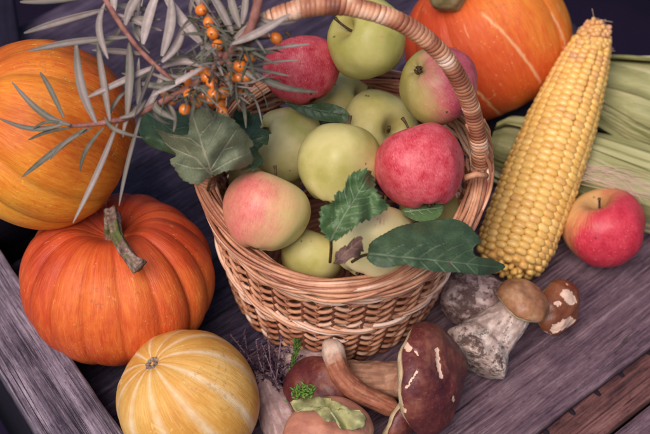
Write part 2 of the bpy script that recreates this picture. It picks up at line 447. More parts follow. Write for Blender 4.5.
def pumpkin_mat(name, stops, groove_c, gk, freckle, sc=1.0, rough=.42, lines=.35, markc=(.75, .45, .25), grad=None, gw=.62):
    k = MT(name, rough, .25, sss=.08)
    big = k.noise(13*sc, 3); mer = k.noise(8, 5, .65, k.meridian(3.2, 9), .3); fine = k.noise(90, 5, .6)
    f = k.math('ADD', k.math('MULTIPLY', big, .5), k.math('ADD', k.math('MULTIPLY', mer, .35), k.math('MULTIPLY', fine, .15)))
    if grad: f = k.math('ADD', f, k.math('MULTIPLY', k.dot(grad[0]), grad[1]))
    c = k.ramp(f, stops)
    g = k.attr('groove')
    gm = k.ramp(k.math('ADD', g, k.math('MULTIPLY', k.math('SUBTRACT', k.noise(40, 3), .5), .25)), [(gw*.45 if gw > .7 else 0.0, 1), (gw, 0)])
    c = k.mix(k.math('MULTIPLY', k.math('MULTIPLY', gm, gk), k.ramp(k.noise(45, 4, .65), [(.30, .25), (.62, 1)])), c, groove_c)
    ln = k.ramp(k.noise(26, 3, .6, k.meridian(3, 3)), [(.58, 0), (.66, 1)])
    c = k.mix(k.math('MULTIPLY', ln, lines), c, freckle)
    fr = k.ramp(k.vor(260), [(.12, 1), (.2, 0)]); fm = k.ramp(k.noise(45, 2), [(.5, 0), (.6, 1)])
    c = k.mix(k.math('MULTIPLY', k.math('MULTIPLY', fr, fm), .5), c, freckle)
    sc_ = k.ramp(k.noise(55, 5, .75, None, 1.2), [(.70, 0), (.74, 1)])
    c = k.mix(k.math('MULTIPLY', sc_, .45), c, (.35, .17, .07))
    scr = k.ramp(k.noise(70, 4, .7, k.map((1, 1, .22), (4, 4, 4)), .8), [(.655, 0), (.68, 1)])
    c = k.mix(k.math('MULTIPLY', scr, .5), c, freckle)
    soil = k.ramp(k.math('ADD', k.noise(240, 4, .7), k.math('MULTIPLY', k.noise(18, 2), .5)), [(.90, 0), (.95, 1)])
    c = k.mix(k.math('MULTIPLY', soil, .28), c, (.16, .06, .03))
    c = k.mix(k.attr('mark'), c, markc)
    k.color(c); k.rough(k.ramp(k.noise(50, 4), [(.3, rough-.1), (.7, rough+.15)]))
    b = k.bump(k.math('ADD', k.noise(35, 4), k.math('MULTIPLY', k.noise(28, 4, .6, k.meridian(3, 6)), .8)), .32, .0025)
    k.bump(k.noise(330, 3), .12, .0008, b)
    return k.m
k = MT('dry_pumpkin_stalk', .85, .2)
k.color(k.mix(k.ramp(k.noise(70, 3), [(.5, 0), (.6, 1)]), k.ramp(k.noise(160, 5, .7, k.map((1, 1, .35))), [(.3, (.055, .030, .028)), (.5, (.20, .13, .10)), (.72, (.46, .36, .32))]), (.10, .12, .035)))
k.bump(k.noise(180, 4), .9, .002); M['pstalk'] = k.m
k = MT('green_stalk', .7, .3); k.color(k.ramp(k.noise(120, 4), [(.3, (.16, .14, .05)), (.55, (.34, .28, .13)), (.8, (.5, .40, .24))])); k.bump(k.noise(150, 4), .5, .001); M['gstalk'] = k.m
def pumpkin(label, px, py, z, rpx, h, ribs, dp, axis, mat, spin=0, stalk=None, marks=None, name='pumpkin', dim=.25, pw=.55, dimw=.3, stalkmat='pstalk', seg=300, jit=.25):
    p = at(px, py, z); r = rad(rpx, p)
    root = thing(name, p, label, 'pumpkin')
    rot = axisrot(camdir(*axis), spin)
    mb, ga, prof = pumpkin_body(r, h, ribs, dp, dim=dim, pw=pw, dimw=dimw, seg=seg, jit=jit)
    mk = mark_attr(mb, rot, p, marks) if marks else np.zeros(len(mb.v))
    mb.build('pumpkin_rind', mat, root, rot=rot, attrs={'groove': ga, 'mark': mk})
    if stalk:
        zt = prof[-1][1]; top = p+rot @ Vector((0, 0, zt))
        pts = [top-p-(rot @ Vector((0, 0, .8)))]
        for (sx, sy, sz) in stalk['pts']: pts.append(at(sx, sy, sz)-p)
        n = 40; P = catmull(pts, n); rr = lerp1(stalk['r'], n); sb = MB()
        V = []; F = []; seg = 30
        T = [(P[min(i+1, n-1)]-P[max(i-1, 0)]).normalized() for i in range(n)]
        u = Vector((1, .2, .1))
        for i in range(n):
            u = (u-T[i]*u.dot(T[i])).normalized(); b = T[i].cross(u)
            for q in range(seg):
                a = 2*math.pi*q/seg+i*.025
                m = rr[i]*(1+(.06 if rr[0] > 1 else .16)*math.cos(5*a)+(.05 if rr[0] > 1 else .13)*fbm((math.cos(a)*2, math.sin(a)*2, i*.35), 1.2))
                V.append(P[i]+m*(math.cos(a)*u+math.sin(a)*b))
        for i in range(n-1):
            for q in range(seg):
                a = i*seg+q; b = i*seg+(q+1) % seg; F.append((a, b, b+seg, a+seg))
        F.append(tuple(range(seg))[::-1]); F.append(tuple(range((n-1)*seg, n*seg)))
        sb.add(V, F); sb.build('stalk', M[stalkmat], root)
    return root
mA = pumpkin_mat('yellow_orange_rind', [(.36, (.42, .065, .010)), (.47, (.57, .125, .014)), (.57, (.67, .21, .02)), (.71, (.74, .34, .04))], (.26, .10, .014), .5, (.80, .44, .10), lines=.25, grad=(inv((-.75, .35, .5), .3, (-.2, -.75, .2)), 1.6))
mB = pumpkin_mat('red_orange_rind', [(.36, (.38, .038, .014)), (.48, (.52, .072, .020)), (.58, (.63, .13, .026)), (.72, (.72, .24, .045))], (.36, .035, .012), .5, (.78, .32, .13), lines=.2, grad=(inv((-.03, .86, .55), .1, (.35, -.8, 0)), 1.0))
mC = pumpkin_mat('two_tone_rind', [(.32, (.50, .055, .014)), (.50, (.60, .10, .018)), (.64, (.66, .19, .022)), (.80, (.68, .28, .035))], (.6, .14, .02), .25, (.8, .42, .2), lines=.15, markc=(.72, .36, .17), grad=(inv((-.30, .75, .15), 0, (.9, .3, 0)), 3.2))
mD = pumpkin_mat('striped_gourd_rind', [(.36, (.50, .21, .04)), (.48, (.60, .31, .065)), (.58, (.68, .42, .13)), (.72, (.66, .46, .24))], (.74, .60, .40), .85, (.8, .56, .25), lines=.3, rough=.38, gw=.80)
# wooden block that props the upper pumpkin (hidden behind the lower one)
bp = at(30, 215, 4)
o = plank('wooden_block', -12, 0, -5, 5, 0, 8.6, M['wood_dark'], None, org=Vector((bp.x, bp.y+6, 0)), nx=20)
tag(o, 'dark wooden block in the shade under the yellow orange pumpkin', 'wooden block')
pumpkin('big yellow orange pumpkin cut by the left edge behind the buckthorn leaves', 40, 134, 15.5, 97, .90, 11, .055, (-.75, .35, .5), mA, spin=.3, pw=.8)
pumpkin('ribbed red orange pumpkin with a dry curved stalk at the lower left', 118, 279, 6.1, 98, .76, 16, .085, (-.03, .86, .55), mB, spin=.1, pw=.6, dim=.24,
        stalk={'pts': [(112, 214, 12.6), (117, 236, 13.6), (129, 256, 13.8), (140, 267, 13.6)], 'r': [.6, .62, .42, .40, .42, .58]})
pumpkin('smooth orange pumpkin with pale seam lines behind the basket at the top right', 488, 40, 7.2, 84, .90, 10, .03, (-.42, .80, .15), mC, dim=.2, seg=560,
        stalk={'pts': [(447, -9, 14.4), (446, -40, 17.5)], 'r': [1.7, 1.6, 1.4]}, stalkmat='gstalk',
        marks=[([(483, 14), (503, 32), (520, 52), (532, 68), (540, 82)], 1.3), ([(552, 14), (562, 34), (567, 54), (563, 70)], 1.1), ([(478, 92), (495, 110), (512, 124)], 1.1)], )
dD = pumpkin('small round yellow gourd with cream stripes at the bottom left', 188, 400, 5.2, 71.5, .92, 11, .010, (-.49, .64, .60), mD, spin=.25, name='striped_gourd', dim=.05, pw=.45, dimw=.13, jit=.12)
dD['category'] = 'gourd'
# little corky scar of the gourd
sb = MB(); pD = Vector(dD.location)/S; ax = camdir(-.49, .64, .60); topc = ax*(rad(71.5, pD)*.885)
q = axisrot(ax)
for j in range(9):
    a = j*2*math.pi/9; sb.tube([topc+q @ Vector((math.cos(a)*.25, math.sin(a)*.25, -.1)), topc+q @ Vector((math.cos(a)*.42, math.sin(a)*.42, .06)), topc+q @ Vector((math.cos(a)*.66, math.sin(a)*.66, -.10))], [.14, .14, .08], 7)
sb.tube([topc-ax*.3, topc-ax*.06], [.3, .24], 12)
sb.build('stalk_scar', M['pstalk'], dD)

# ------------------------------------------------------------------ wicker basket
k = MT('peeled_willow', .36, .5)
t = k.attr('tone')
wc = k.ramp(t, [(0, (.13, .038, .022)), (.3, (.33, .115, .055)), (.62, (.60, .30, .165)), (.85, (.80, .56, .42)), (1, (.86, .68, .56))])
wc = k.mix(k.math('MULTIPLY', k.ramp(k.noise(60, 4), [(.35, .5), (.62, 0)]), k.ramp(t, [(.6, 1), (.85, .15)])), wc, (.20, .055, .034))
wc = k.mix(k.math('MULTIPLY', k.ramp(k.noise(420, 4, .7), [(.60, 0), (.68, 1)]), .5), wc, (.10, .035, .025)); k.rough(k.ramp(k.noise(120, 3), [(.3, .30), (.7, .6)]))
k.color(wc); k.bump(k.noise(350, 4, .7), .5, .0008); M['willow'] = k.m
bc0 = at(335, 276, 0); rc = at(343, 160, 15)
BR0, BR1 = 8.0, rad(140, rc)
ra = at(480, 150, 16)-rc; HANG = math.atan2(ra.y, ra.x)      # where the handle meets the rim
def rimz(a): return 14.2+2.2*abs(math.cos(a-HANG))**3
def wall(a, t, off=0, dz=0):
    c = bc0.lerp(rc, t); r = BR0+(BR1-BR0)*(t**.75)+off
    return Vector((c.x+r*math.cos(a), c.y+r*math.sin(a)*1.02, .25+t*(rimz(a)-1.0)+dz))
basket = thing('wicker_basket', (bc0.x, bc0.y, 0), 'round reddish brown wicker basket with an arched wrapped handle full of apples', 'basket')
NS = 54; SPS = 6; NROW = 22
mb = MB()
for s in range(NS):
    a = 2*math.pi*s/NS
    mb.tube([wall(a, j/14) for j in range(15)], .15, 7, tone=random.uniform(.1, .4))
def ring(mb, t, r, amp, phase, tone, per=2.0, dzamp=.10, slant=0, seg=7, flat=1.0):
    n = NS*SPS; pts = []; tn = []
    ph = random.random()*9
    for i in range(n+1):
        a = 2*math.pi*i/n; u = i/SPS
        o = amp*math.sin(2*math.pi*u/per+phase); o = math.copysign(abs(o/amp)**.75*amp, o)
        dz = dzamp*(abs((u % 2)-1)*2-1)+slant*math.sin(2*math.pi*u/per+phase+1.2)
        pts.append(wall(a, t, o, dz+.05*math.sin(3*a+ph)))
        tn.append(max(0, min(1, tone+.28*mnoise.noise(Vector((a*2.2, ph, 0))))))
    mb.tube(pts, r, seg, closed=True, tone_pts=tn, cap=False, flat=flat)
for i in range(NROW):
    t = (i+.5)/NROW*.93
    tone = random.choice([.35, .5, .55, .62, .72, .45])
    ring(mb, t, .15, .16, 0 if i % 2 == 0 else math.pi, tone, 2.0, dzamp=.25)
mb.build('woven_wall', M['willow'], basket, world=True)
mb = MB()       # pale waling bands
for tt in (.47, .50, .86, .90):
    for ph in range(3):
        ring(mb, tt+.006*ph, .16, .32, ph*2*math.pi/3, random.uniform(.66, .88), 7.0, dzamp=0, slant=.28)
mb.build('pale_band', M['willow'], basket, world=True)
mb = MB()       # plaited rim
NR = 22
for j in range(NR):
    pts = []; n = 260; turns = 2; sd_ = random.random()*6
    tn = []; base = random.uniform(.25, .72)
    for i in range(n+1):
        a = 2*math.pi*i/n; ph = turns*a+2*math.pi*j/NR
        w_ = .58+.16*math.sin(3*a+sd_)+.10*math.sin(8*a+sd_*2)
        pts.append(wall(a, .97, math.cos(ph)*w_, math.sin(ph)*w_*.95+.3+.12*math.sin(5*a+sd_)))
        tn.append(max(0, min(1, base+.3*mnoise.noise(Vector((a*3, sd_, 1))))))
    mb.tube(pts, .125+.018*(j % 3), 7, closed=True, cap=False, tone_pts=tn)
mb.build('plaited_rim', M['willow'], basket, world=True)
mb = MB()       # base
for j in range(15):
    rr = .6+j*.5; mb.tube([(bc0.x+rr*math.cos(a), bc0.y+rr*math.sin(a), .5) for a in np.linspace(0, 2*math.pi, 60)], .27, 6, closed=True, cap=False, tone=random.uniform(.2, .5))
mb.build('basket_base', M['willow'], basket, world=True)
hp = [(211, 205, 13.5), (207, 180, 16.2), (209, 140, 20), (218, 92, 24), (237, 47, 27.3), (265, 22, 29.4), (300, 9, 30.4), (345, 6, 30.6), (398, 21, 29.6), (438, 50, 27.2), (462, 85, 24), (475, 122, 20.3), (480, 160, 16.5), (474, 195, 12.5)]
HP = catmull([at(*q) for q in hp], 420)
mb = MB(); mb.tube(HP, .52, 10, tone=.3)
# wrapping cane
u = Vector((0, 1, 0)); strand = []; tn = []; acc = 0
frames = []
for i in range(len(HP)):
    T = (HP[min(i+1, len(HP)-1)]-HP[max(i-1, 0)]).normalized(); u = (u-T*u.dot(T)).normalized(); frames.append((T, u.copy(), T.cross(u)))
cum = [0]
for i in range(1, len(HP)): cum.append(cum[-1]+(HP[i]-HP[i-1]).length)
total = cum[-1]
def hframe(s):
    i = min(max(int(np.searchsorted(cum, s))-1, 0), len(HP)-2); f = (s-cum[i])/(cum[i+1]-cum[i]+1e-9)
    return HP[i].lerp(HP[i+1], f), *frames[i]
pitch = .31; turns = int(total/pitch)
for lay in range(1):
    pts = []; rr = []; tn = []
    for i in range(turns*14):
        s = i/(turns*14)*(total-.02); ph = 2*math.pi*i/14; p, T, uu, bb = hframe(s)
        kk = int(i/14)
        rad_ = .62+.05*mnoise.noise(Vector((kk*.7, 3, 1)))
        pts.append(p+(uu*math.cos(ph)+bb*math.sin(ph))*rad_+T*(.10*mnoise.noise(Vector((kk*.4, 0, 8)))+.13*math.sin(ph)))
        tn.append(.52+.62*mnoise.noise(Vector((kk*.33, math.cos(ph)*.6, 5.5))))
    # oriented flat cane: wide along the handle
    P = pts; V = []; F = []; TT = []
    prof = [(-.165, -.03), (-.13, .005), (0, .02), (.13, .005), (.165, -.03)]
    for i in range(len(P)):
        s = i/(turns*14)*(total-.02); c, T, uu, bb = hframe(s); o_ = (P[i]-c); o_ -= T*o_.dot(T); o_.normalize()
        for (aa, hh) in prof: V.append(P[i]+T*aa+o_*hh); TT.append(min(1, max(0, tn[i])))
    for i in range(len(P)-1):
        for j in range(4): a = i*5+j; F.append((a, a+1, a+6, a+5))
    mb.add(V, F, TT)
mb.build('handle', M['willow'], basket, world=True)
mb = MB()       # loose rods rising beside the handle feet, tie pieces
def fan(foot, top, n, spread, tonr):
    for j in range(n):
        f = j/(n-1)-.5
        a = foot[0]+f*spread
        pts = [wall(a+f*.25, .46, -.35), wall(a+f*.22, .60, .12), wall(a+f*.1, .82, .34), wall(a, 1.0, .50, .5), at(*top)+Vector((f*1.2, .35*f, 0))]
        mb = MB(); mb.tube(catmull(pts, 20), .15, 7, tone=random.uniform(*tonr)); mb.build('handle_rod', M['willow'], basket, world=True)
fan((HANG+math.pi+.02, 0), (212, 140, 20), 7, .42, (.3, .6))
fan((HANG-.03, 0), (475, 122, 20.3), 6, .30, (.35, .7))
pa_, pb_ = at(464, 178, 17.3), at(487, 176, 17.0)
mb = MB(); mb.tube([pa_, pa_.lerp(pb_, .5)+Vector((0, 0, .3)), pb_], .22, 8, tone=.55); mb.build('tie', M['willow'], basket, world=True)

# ------------------------------------------------------------------ leaves
def leaf_mat(name, c1, c2, vein, rough=.5, veinamt=.55, spot=None, back=.2):
    k = MT(name, rough, .4)
    c = k.ramp(k.math('ADD', k.math('MULTIPLY', k.noise(70, 4), .7), k.math('MULTIPLY', k.noise(500, 2), .3)), [(.35, c1), (.65, c2)])
    if spot: c = k.mix(k.ramp(k.noise(45, 3, .6), [(.64, 0), (.69, 1)]), c, spot)
    net = k.ramp(k.vor(420, None, 'DISTANCE_TO_EDGE'), [(.0, 1), (.09, 0)])
    c = k.mix(k.math('MULTIPLY', net, .13), c, vein)
    c = k.mix(k.math('MULTIPLY', k.ramp(k.noise(100, 5, .7), [(.66, 0), (.70, 1)]), .6), c, (.10, .06, .03))
    v = k.attr('tone')
    c = k.mix(k.math('MULTIPLY', v, veinamt), c, vein); k.color(c)
    k.bump(k.math('ADD', k.math('ADD', k.math('MULTIPLY', v, -.5), k.math('MULTIPLY', net, -.12)), k.noise(160, 4)), .5, .0010)
    k.b.inputs['Transmission Weight'].default_value = 0
    return k.m
M['leaf_grey'] = leaf_mat('currant_leaf_underside', (.080, .105, .056), (.14, .16, .092), (.42, .38, .28), .6)
M['leaf_dark'] = leaf_mat('dark_leaf', (.020, .048, .018), (.045, .085, .034), (.12, .17, .11), .45)
M['leaf_pear'] = leaf_mat('deep_green_leaf', (.024, .052, .024), (.045, .085, .036), (.17, .22, .13), .58, .55, (.10, .035, .045))
M['leaf_vine'] = leaf_mat('serrated_leaf', (.040, .090, .028), (.080, .15, .052), (.28, .33, .22), .45, .6)
M['leaf_brown'] = leaf_mat('withered_leaf', (.07, .035, .03), (.16, .09, .07), (.35, .22, .18), .7)
M['lichen'] = leaf_mat('pale_lichen', (.24, .235, .085), (.42, .41, .20), (.16, .15, .06), .8, .5, (.50, .46, .30))
M['moss'] = leaf_mat('bright_moss', (.05, .12, .015), (.14, .26, .04), (.1, .2, .02), .6)
def leaf(label, outline, ctr, zf, veins, mat, name='leaf', ser=.0, sern=60, rings=26, n=260, stalk=None, curl=0, ruf=.0, vw=1.3, thick=.009, cat='leaf', group=None):
    O = [Vector((x, y, 0)) for x, y in outline]; L = [0]
    for i in range(len(O)): L.append(L[-1]+(O[(i+1) % len(O)]-O[i]).length)
    pts = []
    for i in range(n):
        s = L[-1]*i/n; j = int(np.searchsorted(L, s, side='right'))-1; f = (s-L[j])/(L[j+1]-L[j])
        P = [O[(j+q) % len(O)] for q in (-1, 0, 1, 2)]
        a, b, c, d = P
        p = .5*((2*b)+(c-a)*f+(2*a-5*b+4*c-d)*f*f+(3*b-a-3*c+d)*f**3)
        if ser:
            q = (s/L[-1]*sern) % 1; out = (p-Vector((*ctr, 0))).normalized(); p = p+out*ser*(q-.5)*(.8+.6*mnoise.noise(Vector((i*.09, 3, 1))))+out*ser*.6*mnoise.noise(Vector((i*.05, 9, 2)))
        pts.append(p)
    C = Vector((*ctr, 0)); V = []; T = []; sd_ = random.random()*40
    for r in range(rings+1):
        t = r/rings
        for p in pts:
            q = C.lerp(p, max(t, .002)); x, y = q.x, q.y
            z = zf(x, y)+ruf*mnoise.noise(Vector((x*.07, y*.07, sd_)))*(.3+.9*t)+curl*t**3
            best = 0
            for pl, w0 in veins:
                m = len(pl)-1
                for h, ((ax_, ay_), (bx_, by_)) in enumerate(zip(pl[:-1], pl[1:])):
                    Lq = (bx_-ax_)**2+(by_-ay_)**2; tt = max(0, min(1, ((x-ax_)*(bx_-ax_)+(y-ay_)*(by_-ay_))/Lq))
                    dd = math.hypot(x-ax_-tt*(bx_-ax_), y-ay_-tt*(by_-ay_)); wd = w0*(1-.6*(h+tt)/m)
                    best = max(best, max(0, 1-dd/(wd*vw)))
            V.append(at(x, y, z-.045*best)); T.append(best)
    F = []
    for r in range(rings):
        for i in range(n):
            a = r*n+i; b = r*n+(i+1) % n; F.append((a, b, b+n, a+n))
    mb = MB(); mb.add(V, F, T)
    o = mb.build(name, mat, None, world=True); tag(o, label, cat, group)
    sm = o.modifiers.new('thickness', 'SOLIDIFY'); sm.thickness = thick*S*2
    if stalk:
        sb = MB(); P = catmull([at(*q) for q in stalk], 12); sb.tube(P, [.11]*12, 7)
        loc = Vector(o.location)/S
        sb.v = [tuple(Vector(v)-loc) for v in sb.v]
        sb.build('leaf_stalk', M['stalk'], o)
    return o
def plane(pts):   # z as a plane through three (px,py,z)
    A = np.array([[p[0], p[1], 1] for p in pts]); b = np.array([p[2] for p in pts]); s = np.linalg.solve(A, b)
    return lambda x, y: s[0]*x+s[1]*y+s[2]
def pinnate(a, b, n, ln, up=1, w=1.0, ang=48):
    out = [([a, b], w)]; A = Vector((*a, 0)); B = Vector((*b, 0)); d = (B-A); L = d.length; d.normalize()
    for i in range(n):
        t = .12+.76*i/n; p = A+d*L*t; l = ln*math.sin(math.pi*(t*.8+.15))
        for sgn in (-1, 1):
            q = Matrix.Rotation(R(ang*sgn), 3, 'Z') @ d
            e = p+q*l*.6; e2 = e+(q+d*.5).normalized()*l*.4
            out.append(([(p.x, p.y), (e.x, e.y), (e2.x, e2.y)], w*.55))
    return out
# dark blue-green leaf behind
leaf('dark bluish leaf half hidden behind the big grey green lobed leaf', [(139, 131), (142, 114), (160, 106), (184, 114), (203, 130), (210, 150), (192, 160), (165, 152), (147, 144)], (172, 132), lambda x, y: 21.0-.0016*(y-132)**2+.02*(x-170), pinnate((146, 112), (205, 155), 5, 24), M['leaf_dark'], ruf=.5)
z0 = plane([(212, 178, 20.6), (165, 135, 23.6), (252, 145, 23.4)])
leaf('big grey green lobed leaf with pale veins at the left foot of the handle', [(213, 177), (206, 180), (197, 185), (183, 180), (174, 168), (170, 160), (176, 155), (167, 146), (161, 138), (157, 130), (172, 134), (187, 135), (189, 124), (191, 112), (203, 108), (216, 112), (228, 116), (240, 126), (254, 143), (250, 149), (254, 160), (246, 167), (234, 170), (222, 172)], (208, 150), lambda x, y: z0(x, y)-.0009*((x-208)**2)+.25*math.sin(x*.16)*math.sin(y*.13),
     [([(212, 176), (204, 150), (195, 122), (191, 110)], 1.5), ([(212, 176), (196, 158), (172, 148), (163, 141)], 1.1), ([(209, 168), (192, 168), (176, 163)], .8), ([(210, 170), (224, 148), (236, 130)], 1.0), ([(211, 172), (232, 160), (250, 152)], .9), ([(203, 148), (190, 138), (168, 136)], .7), ([(199, 136), (213, 120)], .6), ([(205, 153), (213, 138), (222, 122)], .6), ([(191, 155), (184, 146)], .4), ([(222, 150), (235, 146)], .4)],
     M['leaf_grey'], ser=1.6, sern=44, ruf=.5, vw=1.15, rings=36, n=380, stalk=[(212, 176, 20.7), (210, 182, 19.6), (208, 190, 18)])
leaf('small dark crinkled leaf over the left green apple', [(238, 110), (252, 113), (263, 115), (261, 125), (270, 134), (266, 145), (258, 150), (263, 163), (244, 170), (234, 152), (230, 125)], (250, 140), lambda x, y: 19.6+.02*(250-x), pinnate((240, 166), (256, 116), 4, 18), M['leaf_dark'], ser=5, sern=14, ruf=.9)
pt = lambda L, s, ox, oy: [(x/s+ox, y/s+oy) for x, y in L]
leaf('serrated green leaf lying between the middle green apple and the pale one', pt([(62, 262), (38, 235), (30, 190), (38, 152), (70, 142), (85, 108), (110, 96), (122, 58), (150, 36), (185, 30), (205, 52), (215, 92), (240, 130), (257, 152), (215, 182), (160, 206), (120, 236), (92, 258)], 3.25, 310, 160), (351, 205),
     lambda x, y: 20.6-.02*(y-205)-.03*(x-351)*(1 if x > 351 else -.3)+.10*abs((x-351)*.55+(y-205)*.6)**.8*.3, pinnate((330, 240), (368, 176), 6, 26, w=1.2), M['leaf_vine'], ser=4, sern=34, ruf=.9,
     stalk=[(331, 240, 20), (331, 250, 18.5), (330, 262, 16.5)])
leaf('large glossy deep green leaf with a bite hole drooping over the front right rim', pt([(188, 300), (195, 270), (240, 240), (300, 212), (400, 195), (460, 191), (510, 208), (545, 243), (556, 266), (536, 280), (531, 297), (541, 312), (570, 318), (602, 326), (634, 346), (604, 366), (560, 374), (480, 366), (400, 361), (330, 346), (295, 336), (250, 350), (210, 342), (184, 320)], 3.25, 310, 160), (455, 255),
     lambda x, y: 18.7-.00018*(x-400)**2-.012*abs(y-248)**1.2*.25-.008*(x-400)*(x > 400)-.05*max(0, x-478), pinnate((370, 254), (497, 267), 6, 34, w=1.3, ang=40), M['leaf_pear'], ser=1.0, sern=70, ruf=.4, rings=42, n=420, stalk=[(371, 254, 18), (362, 256, 16.9), (352, 262, 15.8)])
leaf('grey green leaf tucked under the deep red apple', [(283, 101), (300, 105), (325, 103), (343, 108), (350, 116), (345, 122), (325, 121), (305, 116)], (320, 112), lambda x, y: 17.2-.03*(y-112), pinnate((285, 103), (345, 116), 5, 10), M['leaf_dark'], ruf=.4)
leaf('dark leaf in the gap between the middle green apples', [(300, 118), (318, 112), (340, 118), (338, 130), (322, 142), (308, 134)], (320, 126), lambda x, y: 14.5, pinnate((303, 120), (334, 132), 4, 10), M['leaf_dark'], ruf=.5)
leaf('sliver of green leaf under the bright pink red apple by the rim', [(402, 210), (420, 205), (442, 203), (440, 216), (425, 222), (410, 218)], (422, 212), lambda x, y: 17.0, pinnate((405, 212), (440, 208), 3, 8), M['leaf_vine'])
leaf('withered brown leaf scrap between the pale apple and the rim', [(334, 262), (338, 250), (346, 246), (352, 240), (360, 236), (363, 246), (360, 256), (350, 259), (342, 264)], (350, 251), lambda x, y: 19.4+.05*(250-y), pinnate((335, 262), (361, 240), 3, 8), M['leaf_brown'], ser=3, sern=8, ruf=1.4)

# ------------------------------------------------------------------ corn
k = MT('corn_kernel', .34, .45, sss=.18)
t = k.attr('tone')
c = k.ramp(t, [(0, (.52, .25, .15)), (.3, (.62, .32, .10)), (.6, (.74, .43, .10)), (1, (.82, .55, .17))])
c = k.mix(k.ramp(k.noise(200, 2), [(.4, 0), (.8, .35)]), c, (.85, .66, .36)); k.color(c); k.bump(k.noise(400, 2), .15, .0005); M['kernel'] = k.m
k = MT('cob_core', .8, .2); k.color(k.ramp(k.noise(200, 3), [(.3, (.58, .33, .11)), (.7, (.74, .47, .18))])); M['cob'] = k.m
k = MT('corn_silk', .6, .3); k.color((.55, .38, .30)); M['silk'] = k.m
cb, ct = at(513, 252, 3.1), at(600, 22, 10.5)
croot = thing('corn_cob', cb, 'bare yellow corn cob leaning with its pale tip up on the husked cobs', 'corn cob')
cax = (ct-cb).normalized(); CL = (ct-cb).length; cq = axisrot(cax, .15)
def crad(t): return float(np.interp(t, [-.085, -.06, -.03, .04, .3, .55, .78, .9, .97, 1.0], [1.0, 2.0, 2.75, 3.05, 3.12, 2.85, 2.15, 1.55, 1.0, .45]))
core = MB(); core.tube([(0, 0, CL*t) for t in np.linspace(-.055, 1.0, 40)], [crad(t)*.88 for t in np.linspace(-.055, 1.0, 40)], 24)
core.build('core', M['cob'], croot, rot=cq)
mb = MB(); NRW = 18; NK = 44
ku, kv = 10, 7
for rw in range(NRW):
    z = -1.75; kidx = 0
    offa = random.uniform(-.015, .015); sl = random.uniform(.9, 1.1)
    while z < CL*.985:
        t = z/CL; rr = crad(t); st = float(np.interp(t, [0, .1, .7, 1], [.52, .60, .54, .42]))*random.uniform(.96, 1.04)
        a = 2*math.pi*rw/NRW+offa+.05*math.sin(t*5+2*math.pi*rw/NRW)+(random.uniform(-.025, .025) if t < .85 else random.uniform(-.22, .22))
        wd = 2*math.pi*rr/NRW*.55; hh = st*.56; dp = float(np.interp(t, [0, .8, 1], [.55, .5, .38]))*random.uniform(.9, 1.1)
        if t > .93 and random.random() < .25: z += st; continue
        if rw*1.5 < 40 and random.random() < .004: z += st; continue
        tone = max(0, min(1, random.gauss(np.interp(t, [0, .6, .85, 1], [.66, .62, .45, .12]), .11)))
        ca, sa = math.cos(a), math.sin(a); o = Vector((ca, sa, 0)); tg = Vector((-sa, ca, 0)); zz = Vector((0, 0, 1))
        cen = o*(rr*.90)+zz*(z+(.5*st if rw % 2 else 0)); V = []; F = []
        tilt = random.uniform(-.12, .12)
        for i in range(kv+1):
            e = -math.pi/2+math.pi*i/kv; ce, se = abs(math.cos(e))**.75, math.copysign(abs(math.sin(e))**.8, math.sin(e))
            for j in range(ku):
                b = 2*math.pi*j/ku; cb2 = math.copysign(abs(math.cos(b))**.7, math.cos(b)); sb2 = math.copysign(abs(math.sin(b))**.7, math.sin(b))
                V.append(cen+tg*(wd*ce*cb2*1.02)+zz*(hh*ce*sb2)+o*(dp*.62*se+tilt*sb2*.2+dp*.1))
        for i in range(kv):
            for j in range(ku):
                A = i*ku+j; B = i*ku+(j+1) % ku; F.append((A, B, B+ku, A+ku))
        mb.add(V, F, tone); z += st
mb.build('kernels', M['kernel'], croot, rot=cq)
for j in range(34):
    mb = MB(); t = random.choice([.7, .8, .9, .97, 1.0, 1.0]); a = random.uniform(0, 6.28); rr = crad(t)
    p = Vector((math.cos(a)*rr, math.sin(a)*rr, CL*t)); d = Vector((math.cos(a), math.sin(a), random.uniform(-.3, 1.4)))*random.uniform(.2, .6)
    mb.tube(catmull([p, p+d*.5, p+d+Vector((random.uniform(-.4, .4), random.uniform(-.4, .4), 0))], 8), .018, 5)
    mb.build('silk_thread', M['silk'], croot, rot=cq)

